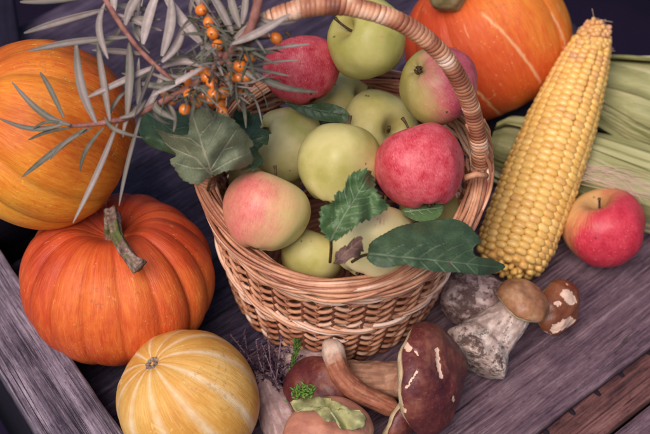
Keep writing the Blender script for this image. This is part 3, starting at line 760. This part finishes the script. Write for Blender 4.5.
# husked cobs
k = MT('corn_husk', .55, .35, sss=.05)
t = k.attr('tone')
fib = k.noise(120, 5, .65, k.map((1, 1, .03))); fib2 = k.noise(500, 3, .6, k.map((1, 1, .03)))
f = k.math('ADD', k.math('MULTIPLY', t, .60), k.math('ADD', k.math('MULTIPLY', fib, .16), k.math('MULTIPLY', fib2, .26)))
k.color(k.ramp(f, [(.28, (.14, .13, .05)), (.45, (.25, .25, .10)), (.60, (.38, .36, .18)), (.85, (.54, .48, .34))]))
k.bump(k.math('ADD', fib, k.math('MULTIPLY', fib2, .5)), .6, .0015); M['husk'] = k.m
def husk(label, A, B, rmax, seed, prof, twist=.4, spin=0):
    random.seed(seed)
    root = thing('husked_corn', A, label, 'corn in husk', 'husked corn cobs behind the bare cob')
    ax = (B-A).normalized(); L = (B-A).length; q = axisrot(ax, spin)
    for li in range(11):
        mb = MB(); a0 = li*2*math.pi/5+random.uniform(-.2, .2); wid = 1.05 if li < 5 else random.uniform(.18, .45); a0 += 0 if li < 5 else random.uniform(0, 6); nu, nv = 44, 26
        V = []; T = []; F = []
        for i in range(nu+1):
            t = i/nu; rr = rmax*float(np.interp(t, *prof))
            for j in range(nv+1):
                s = j/nv*2-1; taper = (1-.35*t)
                a = a0+s*wid*taper+twist*t
                lift = .06+.10*(s+1)+.012*li+.26*abs(s)**8
                wr = .010*math.sin(s*23+li)+.05*fbm((s*1.5, t*3, li+seed), 1.2, 2)
                r2 = rr*(1+wr)+lift+(0 if li < 5 else .22+.5*max(0, t-.7)*abs(math.sin(li)))+.12*math.sin(t*3+li)
                V.append((r2*math.cos(a), r2*math.sin(a), t*L)); T.append(.5+.45*fbm((s*1.3, t*1.6, li*3+seed), 1, 2)+.15*(1-t)+(.16 if li % 2 else -.12))
        for i in range(nu):
            for j in range(nv): A_ = i*(nv+1)+j; F.append((A_, A_+1, A_+nv+2, A_+nv+1))
        mb.add(V, F, T)
        o = mb.build('husk_leaf', M['husk'], root, rot=q)
    mb = MB(); ts = np.linspace(0.01, .98, 30); mb.tube([(0, 0, L*t) for t in ts], [rmax*np.interp(t, *prof)*.97 for t in ts], 24, tone=.5)
    mb.build('inner_husk', M['husk'], root, rot=q)

husk('pale green husked corn cob lying behind the bare cob above the lone apple', at(700, 205, 2.6), at(492, 145, 2.3), 2.75, 3, ([0, .15, .5, .8, .95, 1], [.7, .95, 1, .93, .75, .45]), spin=.6)
husk('greyish husked corn cob at the right edge behind the other husked one', at(575, 86, 3.2), at(740, 126, 3.4), 3.7, 5, ([0, .12, .4, .8, 1], [.35, .7, .95, 1, .8]), twist=.7, spin=2.2)
random.seed(11)
mb = MB()
for j in range(26):
    a = at(random.uniform(560, 600), random.uniform(160, 182), 5.4); b = at(random.uniform(630, 665), random.uniform(176, 205), 5.3); m = a.lerp(b, .5)+Vector((random.uniform(-.6, .6), random.uniform(-.9, .9), .35))
    hs = MB(); hs.tube(catmull([a, m, b], 14), .022, 5)
    mb.v += hs.v; mb.f += [tuple(i+mb.n for i in f) for f in hs.f]; mb.t += hs.t; mb.n += hs.n
o = mb.build('silk_tangle', M['silk'], None, world=True); tag(o, 'loose pale silk threads lying over the lower husked cob', 'corn silk', None, 'stuff')

# ------------------------------------------------------------------ mushrooms
def cap_mat(name, stops, rough=.3, coat=.15, scar=(.72, .55, .42), sc=1):
    k = MT(name, rough, .45, sss=.05, coat=coat)
    c = k.ramp(k.math('ADD', k.math('MULTIPLY', k.noise(40*sc, 4), .7), k.math('MULTIPLY', k.noise(220, 3), .3)), stops)
    c = k.mix(k.math('MULTIPLY', k.ramp(k.attr('tone'), [(.5, 0), (.9, 1)]), k.ramp(k.noise(90, 3), [(.4, .3), (.6, 1)])), c, (.40, .24, .13))
    dirt = k.ramp(k.noise(130, 4, .7), [(.66, 0), (.72, 1)]); c = k.mix(k.math('MULTIPLY', dirt, .5), c, (.06, .03, .025)); c = k.mix(k.math('MULTIPLY', k.ramp(k.noise(480, 3, .7), [(.60, 0), (.68, 1)]), .25), c, (.35, .2, .14)); c = k.mix(k.math('MULTIPLY', k.ramp(k.attr('mark'), [(.15, 0), (.42, 1)]), .6), c, (.20, .07, .04))
    c = k.mix(k.ramp(k.math('ADD', k.attr('mark'), k.math('MULTIPLY', k.math('SUBTRACT', k.noise(300, 4), .5), .5)), [(.45, 0), (.55, 1)]), c, k.mix(k.noise(200, 3), scar, (.62, .38, .28)))
    k.color(c); k.rough(k.ramp(k.noise(60, 4), [(.3, rough), (.7, rough+.25)])); k.bump(k.math('ADD', k.noise(120, 5, .6), k.math('MULTIPLY', k.noise(30, 3), 2.0)), .45, .002); return k.m
M['cap_wine'] = cap_mat('wine_red_cap', [(.35, (.060, .011, .020)), (.5, (.115, .024, .022)), (.66, (.22, .075, .045))], .36, .0)
M['cap_brown'] = cap_mat('chestnut_cap', [(.35, (.13, .032, .014)), (.55, (.20, .062, .022)), (.7, (.30, .12, .05))], .28)
M['cap_tan'] = cap_mat('tan_cap', [(.35, (.20, .075, .032)), (.53, (.36, .17, .08)), (.70, (.54, .34, .20))], .30, 0)
M['cap_peach'] = cap_mat('peach_cap', [(.35, (.34, .13, .09)), (.55, (.46, .20, .13)), (.72, (.55, .30, .19))], .5, 0)
def stem_mat(name, stops, dirt=.5, dstop=.56, pale=False):
    k = MT(name, .75, .25)
    c = k.ramp(k.noise(90, 5, .65), stops)
    fb = k.attr('fibre'); c = k.mix(k.math('MULTIPLY', k.ramp(fb, [(.42, 1), (.60, 0)]), .5), c, tuple(x*.55 for x in stops[0][1]))
    if pale: c = k.mix(k.ramp(k.math('ADD', k.attr('tone'), k.math('MULTIPLY', k.math('SUBTRACT', k.noise(80, 3), .5), .5)), [(.62, 0), (.85, 1)]), c, (.66, .52, .42))
    d = k.ramp(k.math('ADD', k.math('ADD', k.math('MULTIPLY', k.noise(75, 6, .75), .6), k.math('MULTIPLY', k.noise(260, 4, .75), .4)), k.math('MULTIPLY', k.attr('tone'), .09)), [(dstop, 0), (dstop+.07, 1)])
    c = k.mix(k.math('MULTIPLY', d, dirt), c, k.mix(k.noise(300, 2), (.030, .014, .012), (.11, .055, .045))); k.color(c)
    k.bump(k.math('ADD', k.noise(110, 6, .7), k.math('MULTIPLY', d, .5)), .7, .002); return k.m
M['stem_white'] = stem_mat('white_stem', [(.3, (.36, .24, .20)), (.5, (.60, .46, .40)), (.70, (.76, .66, .58))], .90, .565)
M['stem_dirty'] = stem_mat('soiled_stem', [(.3, (.22, .13, .12)), (.5, (.42, .29, .27)), (.7, (.66, .52, .48))], .85, .555)
M['stem_brown'] = stem_mat('brown_stem', [(.3, (.24, .11, .07)), (.55, (.36, .19, .12)), (.75, (.48, .31, .21))], .5, .66)
M['stem_rust'] = stem_mat('rusty_stem', [(.3, (.22, .07, .04)), (.55, (.36, .14, .08)), (.75, (.52, .29, .20))], .6, .68, True)
M['stem_pink'] = stem_mat('pinkish_stem', [(.3, (.36, .23, .22)), (.55, (.54, .38, .36)), (.75, (.66, .52, .50))], .7, .62)
k = MT('pore_layer', .8, .2); k.color(k.ramp(k.noise(100, 3), [(.3, (.36, .28, .15)), (.7, (.56, .46, .30))])); k.bump(k.vor(900), .5, .0006); M['pores'] = k.m
def mushroom(label, cap=None, stem=None, capmat=None, stemmat=None, scars=None, dirt=(1, 0), name='bolete_mushroom'):
    ref = at(*cap['c']) if cap else at(*stem['pts'][0][:3])
    root = thing(name, (ref.x, ref.y, ref.z), label, 'mushroom', 'wild boletes in front of the basket')
    if cap:
        p = ref; r = rad(cap['r'], p); ax = camdir(*cap['ax']); rot = axisrot(ax, cap.get('spin', 0)); H = cap.get('h', .55); sq = cap.get('sq', 1)
        prof = []; n = 90 if scars else 46; SG = 240 if scars else 110; fl = []
        for i in range(n+1):
            t = -1+2*i/n
            if t < -.25:                                     # underside, from the centre outwards
                u_ = (t+1)/.75; rr = max(.01, u_*.93); z = -.10-.10*math.cos(u_*1.5)
            else:
                u_ = (t+.25)/1.25; e = u_*math.pi/2*1.12-.12*math.pi/2
                rr = max(.005, math.cos(e)**.85) if u_ < 1 else .005; z = H*math.sin(e) if e > 0 else math.sin(e)*.6
                if u_ < .03: rr = .955
            prof.append((r*rr, r*z)); fl.append(1.0 if t < -.22 else 0)
        sd_ = random.random()*30
        def fn(a, f, rr, z):
            m = 1+.07*fbm((math.cos(a)*1.1, math.sin(a)*1.1, sd_), 1, 2)
            return rr*m, z+r*.09*fbm((math.cos(a)*rr/r*1.6, math.sin(a)*rr/r*1.6, sd_+4), 1, 2)
        mb = revolve(prof, SG, fn)
        mb.v = [(x, y*sq, z) for x, y, z in mb.v]
        tt = []
        for v in fl: tt += [v]*SG
        mb.t = tt
        mk = mark_attr(mb, rot, p, scars or [], .8) if scars else np.zeros(len(mb.v))
        if scars:
            ctr_ = Vector((0, 0, -r*.2)); mb.v = [tuple(Vector(v)-(Vector(v)-ctr_).normalized()*.09*min(1, max(0, (m_-.3)*2.5))) for v, m_ in zip(mb.v, mk)]
        mb.build('cap', capmat, root, rot=rot, attrs={'mark': mk})
        pb_ = MB(); V = []
        pm = revolve([(.01, -.24*r), (r*.35, -.235*r), (r*.7, -.26*r), (r*.90, -.18*r), (r*.94, -.08*r), (r*.92, .0)], 60, fn)
        pm.v = [(x, y*sq, z) for x, y, z in pm.v]
        pm.build('pore_layer', M['pores'], root, rot=rot)
    if stem:
        P = catmull([at(*q[:3])-ref for q in stem['pts']], 50); rr = lerp1([q[3] for q in stem['pts']], 50)
        mb = MB(); V = []; F = []; T = []; FB = []; seg = 64; u = Vector((.3, .2, 1))
        # round both ends off
        for i in range(50):
            Tn = (P[min(i+1, 49)]-P[max(i-1, 0)]).normalized(); u = (u-Tn*u.dot(Tn)).normalized(); b = Tn.cross(u)
            e = 1.0
            if i < 5: e = math.sqrt(1-((5-i)/5.2)**2)
            if i > 44: e = math.sqrt(1-((i-44)/5.4)**2)
            for q in range(seg):
                a = 2*math.pi*q/seg
                m = rr[i]*e*(1+.10*fbm((math.cos(a)*1.2, math.sin(a)*1.2, i*.11+P[0].x), 1.1, 3)+.03*fbm((math.cos(a)*4, math.sin(a)*4, i*.4), 1.5, 2))
                V.append(P[i]+m*(math.cos(a)*u+math.sin(a)*b)); T.append(i/49*dirt[1]+(1-i/49)*dirt[0]); FB.append(.5+.6*mnoise.noise(Vector((math.cos(a)*5, math.sin(a)*5, i*.12+P[0].x)))+.3*mnoise.noise(Vector((math.cos(a)*12, math.sin(a)*12, i*.2))))
        for i in range(49):
            for q in range(seg): a = i*seg+q; b = i*seg+(q+1) % seg; F.append((a, b, b+seg, a+seg))
        F.append(tuple(range(seg))[::-1]); F.append(tuple(range(49*seg, 50*seg)))
        mb.add(V, F, T); mb.build('stem', stemmat, root, attrs={'fibre': FB})
    return root
# stems are listed from the root end to the cap
mushroom('bolete with tan cap and thick soil speckled white stem on bare planks',
         cap={'c': (522, 303, 5.2), 'r': 28, 'ax': (.42, .80, .45), 'h': .75, 'sq': .95}, capmat=M['cap_tan'],
         stem={'pts': [(468, 364, 2.3, 2.3), (474, 355, 2.5, 2.75), (490, 337, 2.9, 2.05), (508, 318, 3.9, 1.5), (519, 304, 4.9, 1.35)]}, stemmat=M['stem_white'], dirt=(.9, 0))
mushroom('bolete with chestnut cap bitten to white patches right of the tan capped one',
         cap={'c': (557, 307, 2.7), 'r': 31, 'ax': (.72, -.02, .68), 'h': .62, 'sq': .8}, capmat=M['cap_brown'],
         stem={'pts': [(450, 294, 2.0, 1.7), (464, 298, 2.4, 2.2), (486, 302, 2.3, 2.1), (520, 305, 2.0, 1.3), (550, 307, 2.3, 1.1)]}, stemmat=M['stem_dirty'], dirt=(1, .4),
         scars=[([(566, 294), (572, 300)], 5.2), ([(555, 329), (564, 325), (571, 322)], 4.5), ([(545, 333), (549, 335)], 2.2), ([(556, 303), (559, 304)], 2.0), ([(560, 277), (568, 282)], 1.6)])
mushroom('largest wine red bolete, cap standing on edge with scratched skin and brown stem',
         cap={'c': (428, 378, 5.0), 'r': 57, 'ax': (.885, .06, .46), 'h': .55}, capmat=M['cap_wine'],
         stem={'pts': [(338, 378, 2.0, 1.35), (355, 378, 2.0, 1.35), (378, 380, 2.3, 1.4), (405, 380, 3.2, 1.5), (418, 379, 4.0, 1.5)]}, stemmat=M['stem_brown'], dirt=(.3, 0),
         scars=[([(437, 349), (438, 362), (442, 377)], 1.9), ([(417, 372), (411, 380), (406, 387)], 1.2), ([(404, 343), (409, 349)], 3.2), ([(406, 330), (399, 343), (396, 362)], 2.6), ([(396, 384), (400, 398), (404, 412)], 1.8), ([(454, 396), (453, 401)], 1.0), ([(415, 352), (418, 354)], .9)])
mushroom('slender bent bolete with pale tip and rusty stem leaning on the basket',
         cap={'c': (402, 420, 3.0), 'r': 34, 'ax': (.80, -.42, .22), 'h': .45}, capmat=M['cap_wine'],
         stem={'pts': [(331, 341, 4.0, .6), (333, 351, 4.6, .86), (340, 374, 4.6, .88), (356, 391, 4.1, .80), (378, 402, 3.5, .72), (398, 411, 3.0, .7)]}, stemmat=M['stem_rust'], dirt=(1, 0))
mushroom('dark wine red round bolete cap between the heather and the rusty bent stem',
         cap={'c': (316, 392, 2.6), 'r': 37, 'ax': (-.52, .28, .78), 'h': .62}, capmat=M['cap_wine'],
         stem={'pts': [(276, 366, 1.2, 1.2), (290, 362, 1.2, 1.25), (312, 364, 1.2, 1.2), (335, 372, 1.2, 1.1)]}, stemmat=M['stem_pink'], dirt=(.8, .3))
mushroom('peach brown bolete cap cut by the bottom edge under the lichen scrap',
         cap={'c': (328, 434, 4.0), 'r': 47, 'ax': (.05, .45, .85), 'h': .55, 'sq': .8}, capmat=M['cap_peach'],
         stem={'pts': [(345, 475, 1.2, 1.3), (338, 460, 2.0, 1.4), (330, 440, 3.2, 1.4)]}, stemmat=M['stem_pink'])
mushroom('pinkish bolete stem pointing down between the striped gourd and the dark cap',
         stem={'pts': [(300, 470, 1.6, 1.5), (288, 440, 1.7, 1.5), (276, 412, 1.6, 1.4), (264, 388, 1.5, 1.2), (257, 372, 1.4, .9)]}, stemmat=M['stem_pink'], dirt=(0, 1.0))
# lichen scrap and moss
lichen = leaf('pale green crinkled lichen scrap lying over the bolete caps at bottom centre', pt([(155, 310), (185, 300), (205, 286), (230, 292), (262, 292), (300, 300), (350, 320), (392, 345), (425, 350), (442, 378), (430, 408), (385, 420), (345, 408), (328, 384), (285, 384), (255, 352), (215, 332), (176, 345)], 3.8, 250, 320), (328, 408),
     lambda x, y: 7.6-.02*abs(x-328), [], M['lichen'], name='lichen', ser=2.0, sern=17, ruf=1.3, thick=.05, cat='lichen')
mb = MB()
for j in range(130):
    c = at(303+random.gauss(0, 5), 392+random.gauss(0, 3), 7.3+random.uniform(0, .8)); d = Vector((random.gauss(0, 1), random.gauss(0, 1), random.uniform(.2, 1.2))).normalized()*random.uniform(.2, .5)
    mb.tube([c, c+d*.6, c+d], [.07, .09, .01], 5, tone=random.random())
o = mb.build('moss_tuft', M['moss'], None, world=True); tag(o, 'bright green moss tuft on the left end of the lichen scrap', 'moss')

# heather sprig
k = MT('heather_twig', .85, .2); k.color(k.ramp(k.attr('tone'), [(0, (.030, .016, .030)), (.6, (.085, .045, .070)), (1, (.28, .19, .23))])); M['twig'] = k.m
hroot = thing('heather_sprig', at(268, 372, .5), 'tangle of dark purple heather twigs beside the basket foot and the gourd', 'heather')
mb = MB(); mf = MB()
for j in range(46):
    a = at(random.gauss(272, 9), random.gauss(392, 10), random.uniform(.4, 2.5)); b = at(random.gauss(266, 17), random.gauss(354, 11), random.uniform(.6, 3.6)); m = a.lerp(b, .5)+Vector((random.gauss(0, .7), random.gauss(0, .7), random.uniform(0, .9)))
    P = catmull([a, m, b], 18); tn = random.random()
    mb.tube(P, [.07-.0025*i for i in range(18)], 5, tone=tn)
    for i in range(2, 18):
        for q in range(3):
            d = Vector((random.gauss(0, 1), random.gauss(0, 1), random.gauss(.2, 1))).normalized()*random.uniform(.15, .38)
            mf.tube([P[i], P[i]+d], [.045, .012], 4, tone=min(1, max(0, random.gauss(.5, .3))))
mb.build('twig', M['twig'], hroot, world=True); mf.build('needles', M['twig'], hroot, world=True)
P = catmull([at(288, 380, 2.2), at(293, 366, 3.0), at(296, 352, 3.8), at(297, 342, 4.2)], 30); mb = MB()
mb.tube(P, .05, 5)
for i in range(2, 30):
    for q in range(7):
        d = (Vector((random.gauss(0, 1), random.gauss(0, 1), random.gauss(.3, 1))).normalized()+(P[i]-P[i-1]).normalized()*.8)*random.uniform(.25, .45)
        mb.tube([P[i], P[i]+d*.6, P[i]+d], [.04, .05, .01], 4, tone=random.random())
k = MT('moss_green', .7, .2); k.color(k.ramp(k.attr('tone'), [(0, (.03, .07, .015)), (1, (.12, .20, .04))]))
o = mb.build('moss_stem', k.m, None, world=True); o.name = 'moss_sprig'; tag(o, 'thin upright green moss sprig between the heather and the basket', 'moss')

# ------------------------------------------------------------------ sea buckthorn branch
k = MT('buckthorn_leaf', .68, .25)
k.color(k.mix(k.ramp(k.noise(250, 3), [(.35, 0), (.7, .5)]), k.ramp(k.attr('tone'), [(0, (.035, .048, .026)), (.35, (.10, .105, .075)), (.7, (.27, .225, .21)), (1, (.48, .40, .38))]), k.mix(k.noise(35, 2), (.12, .12, .07), (.26, .17, .17)))); M['bleaf'] = k.m
k = MT('buckthorn_bark', .75, .3); k.color(k.ramp(k.noise(130, 4), [(.3, (.13, .045, .035)), (.7, (.33, .15, .12))])); k.bump(k.noise(200, 3), .6, .001); M['bark'] = k.m
k = MT('buckthorn_berry', .3, .5, sss=.2, coat=.2); k.color(k.ramp(k.noise(160, 3), [(.3, (.58, .13, .014)), (.7, (.72, .25, .03))])); k.bump(k.noise(500, 2), .2, .0005); M['berry'] = k.m
broot = thing('sea_buckthorn_branch', at(232, 60, 26.5), 'sea buckthorn branch with narrow silvery leaves and orange berries laid over the handle', 'branch')
def lance(mb, a, b, wd, bend, tone, facing=None):
    n = 16; d = (b-a); L = d.length; t = d.normalized(); up = facing or (TOW+Vector((random.gauss(0, .35), random.gauss(0, .35), random.gauss(0, .35))))
    side = t.cross(up).normalized(); nn = side.cross(t).normalized(); V = []; F = []; T = []
    roll = random.uniform(-.5, .5)
    for i in range(n+1):
        s = i/n; wv = wd*(math.sin(math.pi*min(1, s*.95+.04))**.55); c = a+d*s+nn*(bend*math.sin(math.pi*s))+side*(bend*.6*math.sin(math.pi*s))
        cr, sr = math.cos(roll*s), math.sin(roll*s); sd2 = side*cr+nn*sr; n2 = nn*cr-side*sr
        for j, (u_, h_) in enumerate(((-1, .25), (-.5, .06), (0, -.06), (.5, .06), (1, .25))):
            V.append(c+sd2*(wv*u_)+n2*(wv*h_)); T.append(min(1, max(0, tone+(.20 if j == 2 else 0)+(-.08 if j in (0, 4) else 0)+.12*mnoise.noise(Vector((s*3, tone*50, L))))))
    m = len(V)
    V += [v-nn*.02 for v in V]; T += T
    for i in range(n):
        for j in range(4):
            q = i*5+j; F.append((q, q+1, q+6, q+5)); F.append((q+m, q+m+5, q+m+6, q+m+1))
        F.append((i*5, i*5+5, i*5+5+m, i*5+m)); F.append((i*5+4, i*5+4+m, i*5+9+m, i*5+9))
    mb.add(V, F, T)
tw = [([(92, -22, 30), (105, -2, 29.5), (119, 22, 28.8), (140, 50, 27.8), (165, 74, 26.8), (180, 86, 26.2)], .20, .13),
      ([(68, 126, 24.2), (95, 124, 24.6), (130, 117, 25.2), (158, 104, 25.8), (190, 86, 26.3), (212, 70, 27.0), (236, 46, 28.8), (252, 25, 30.2), (262, -18, 32)], .13, .32),
      ([(190, 86, 26.4), (178, 96, 26), (172, 104, 25.4)], .12, .08),
      ([(222, 60, 27.8), (216, 40, 28.6), (208, 18, 29.4), (196, -12, 30)], .2, .12),
      ([(226, 58, 27.8), (236, 72, 27), (252, 86, 25.8)], .22, .1),
      ([(215, 68, 27.2), (216, 84, 26.2), (214, 98, 25.2)], .18, .1),
      ([(240, 42, 29), (262, 36, 29), (282, 36, 28.2)], .12, .07)]
for pts, r0, r1 in tw:
    mb = MB(); P = catmull([at(*q) for q in pts], 40); mb.tube(P, [r0+(r1-r0)*i/39+.02*random.random() for i in range(40)], 9); mb.build('twig', M['bark'], broot, world=True)
LV = [  # base px, tip px, z base, z tip, half width cm, tone
 ((106, 9), (24, 33), 29.4, 28.6, .30, .72), ((128, 37), (28, 51), 28.4, 27.2, .26, .60), ((142, 54), (92, 50), 27.6, 26.8, .28, .55), ((122, 27), (78, 39), 28.6, 27, .28, .32),
 ((114, 14), (112, -20), 29, 30, .30, .7), ((125, 25), (150, -16), 28.6, 30.2, .36, .72), ((143, 44), (160, -14), 28.2, 30, .38, .74), ((162, 56), (171, -4), 28, 30, .38, .78), ((162, 62), (183, 24), 27.6, 28.6, .32, .74),
 ((98, -8), (20, 2), 29, 28.8, .34, .35), ((147, 42), (140, -8), 28, 28.6, .26, .5),
 ((218, 54), (160, -14), 28, 30.6, .42, .80), ((228, 42), (190, -14), 28.4, 30.6, .36, .66), ((233, 34), (206, -14), 28.8, 31, .34, .66), ((240, 27), (228, -14), 29.4, 31, .30, .62), ((242, 24), (246, -14), 29.6, 31.4, .26, .62),
 ((230, 46), (280, 22), 29.2, 30, .30, .72), ((232, 44), (290, 14), 29.4, 31.2, .30, .74), ((203, 33), (222, 38), 28, 28, .2, .7), ((198, 28), (202, 52), 28, 27.4, .18, .8),
 ((70, 125), (12, 82), 24.6, 24.4, .26, .42), ((66, 123), (-2, 118), 24.4, 24.0, .2, .38), ((64, 118), (40, 72), 24.6, 25.4, .22, .38), ((70, 128), (28, 140), 24.3, 22.5, .16, .12), ((66, 124), (32, 130), 24, 23.4, .12, .2),
 ((86, 128), (22, 177), 24.4, 21.0, .24, .34), ((104, 127), (80, 172), 24.4, 21, .16, .25), ((118, 122), (73, 223), 24.8, 19.5, .22, .52), ((142, 112), (119, 206), 25.4, 19.4, .16, .45), ((92, 128), (50, 160), 24.2, 22.4, .16, .3),
 ((96, 123), (76, 40), 24.8, 27, .34, .58), ((110, 121), (97, 40), 25, 27.4, .30, .62), ((127, 118), (129, 42), 25.2, 27.6, .32, .52), ((140, 110), (139, 58), 25.6, 27.4, .26, .44),
 ((88, 97), (160, 64), 26.2, 27, .24, .76), ((152, 96), (208, 64), 26.2, 27.6, .22, .74), ((120, 118), (146, 100), 25.4, 26, .2, .5),
 ((234, 60), (318, 92), 27.6, 25.4, .24, .20), ((236, 66), (290, 76), 27.4, 26.6, .14, .25), ((232, 72), (300, 60), 27.2, 27.6, .12, .4), ((238, 74), (268, 110), 27, 24.6, .16, .2), ((232, 78), (246, 128), 26.6, 23.6, .18, .22), ((222, 80), (208, 128), 26.4, 23.6, .18, .25),
 ((212, 90), (218, 134), 25.8, 23.2, .14, .2), ((230, 60), (275, 52), 27.8, 28.4, .16, .3), ((196, 106), (188, 142), 25, 22.4, .12, .55), ((225, 85), (228, 108), 26, 24.4, .18, .3), ((262, 50), (310, 44), 28.2, 28, .14, .5), ((240, 84), (262, 124), 26, 23.6, .1, .4)]
mf = MB()
for (a, b, za, zb, wd, tn) in LV:
    lance(mf, at(*a, za), at(*b, zb), wd*.88, random.uniform(-.8, .8), tn+random.uniform(-.1, .1))
for j in range(210):
    c = random.choice([(222, 62, 27.5), (216, 80, 26.4), (236, 72, 26.8), (200, 84, 26.4), (214, 30, 28.8), (185, 88, 26.2), (240, 44, 28.8)])
    a = at(c[0]+random.gauss(0, 7), c[1]+random.gauss(0, 7), c[2]); ang = random.uniform(0, 6.28); L = random.uniform(14, 44)
    e = (c[0]+math.cos(ang)*L*1.1, c[1]+math.sin(ang)*L)
    b = at(e[0], e[1], c[2]+random.uniform(-2.2, 1.6)); lance(mf, a, b, random.uniform(.04, .13), random.uniform(-.5, .5), random.choice([.05, .12, .2, .3, .5]))
for (p0, p1, n_, L0, L1, tl) in (((98, -8, 29.6), (172, 80, 26.6), 11, 30, 62, (.35, .8)), ((78, 126, 24.4), (190, 88, 26.2), 11, 18, 44, (.2, .6)), ((196, -8, 30), (222, 58, 28), 10, 26, 55, (.3, .8)), ((222, 56, 28), (262, 6, 30.5), 10, 25, 58, (.3, .75)), ((190, 88, 26.4), (236, 52, 28), 9, 20, 46, (.1, .5))):
    for j in range(n_):
        f = random.random(); a = Vector(p0).lerp(Vector(p1), f); dirv = math.atan2(p1[1]-p0[1], p1[0]-p0[0])
        ang = dirv+random.choice([-1, 1])*random.uniform(.5, 1.25)+(0 if random.random() < .6 else math.pi*.9)
        L = random.uniform(L0, L1); lance(mf, at(*a), at(a.x+math.cos(ang)*L, a.y+math.sin(ang)*L, a.z+random.uniform(-2.4, .3)), random.uniform(.12, .27), random.uniform(-.8, .8), random.uniform(*tl))
o = mf.build('foliage', M['bleaf'], broot, world=True)
k = MT('dry_flower', .8, .2); k.color((.16, .06, .05))
mb = MB()
for j in range(150):
    c = random.choice([(225, 55, 27.8), (218, 76, 26.8), (200, 88, 26.2), (235, 76, 26.6), (206, 20, 29)]); a = at(c[0]+random.gauss(0, 8), c[1]+random.gauss(0, 7), c[2]+random.uniform(-.8, .5)); d = Vector((random.gauss(0, 1), random.gauss(0, 1), random.gauss(0, 1))).normalized()*random.uniform(.3, .9)
    mb.tube([a, a+d*.5+Vector((0, 0, .05)), a+d], [.05, .06, .02], 5)
mb.build('thorn_twigs', k.m, broot, world=True)
BER = [(185, 109, 25.4), (197, 101, 25.8), (209, 101, 25.4), (219, 103, 25.0), (214, 94, 26.2), (223, 92, 26.0), (205, 95, 25.6), (238, 78, 26.6), (246, 76, 26.6), (201, 10, 29.6), (209, 22, 29.2), (213, 33, 28.9), (218, 45, 28.4), (276, 38, 28.4), (250, 56, 27.8), (171, 99, 25.2), (206, 77, 26.4), (196, 74, 26.2), (186, 82, 26.2), (212, 84, 26.4), (231, 78, 26.6), (222, 112, 24.6), (190, 95, 26), (240, 66, 27.2),  (204, 70, 26.6), (193, 88, 25.8), (236, 92, 25.6), (166, 93, 25.4)]
proto = None
for i, b in enumerate(BER):
    p = at(b[0], b[1], b[2]+.25)-Vector(broot.location)/S
    if proto is None:
        mb = revolve([(max(.004, math.cos(t))*.42, math.sin(t)*.48) for t in np.linspace(-math.pi/2, math.pi/2, 14)], 20, lambda a, f, r, z: (r*(1+.02*math.cos(2*a)), z))
        proto = mb.build('berry', M['berry'], broot, loc=p)
        o = proto
        e = MB(); e.tube([(0, 0, .44), (0, 0, .54)], [.09, .05], 6); tip = e.build('berry_tip', k.m, proto)
    else:
        o = proto.copy(); COL.objects.link(o); o.parent = broot; o.location = p*S
        tcp = tip.copy(); COL.objects.link(tcp); tcp.parent = o
    o.rotation_euler = (random.uniform(.6, 1.8), random.uniform(-.4, .4), random.uniform(-1, 1)); s_ = random.uniform(.85, 1.1); o.scale = (s_, s_, s_)
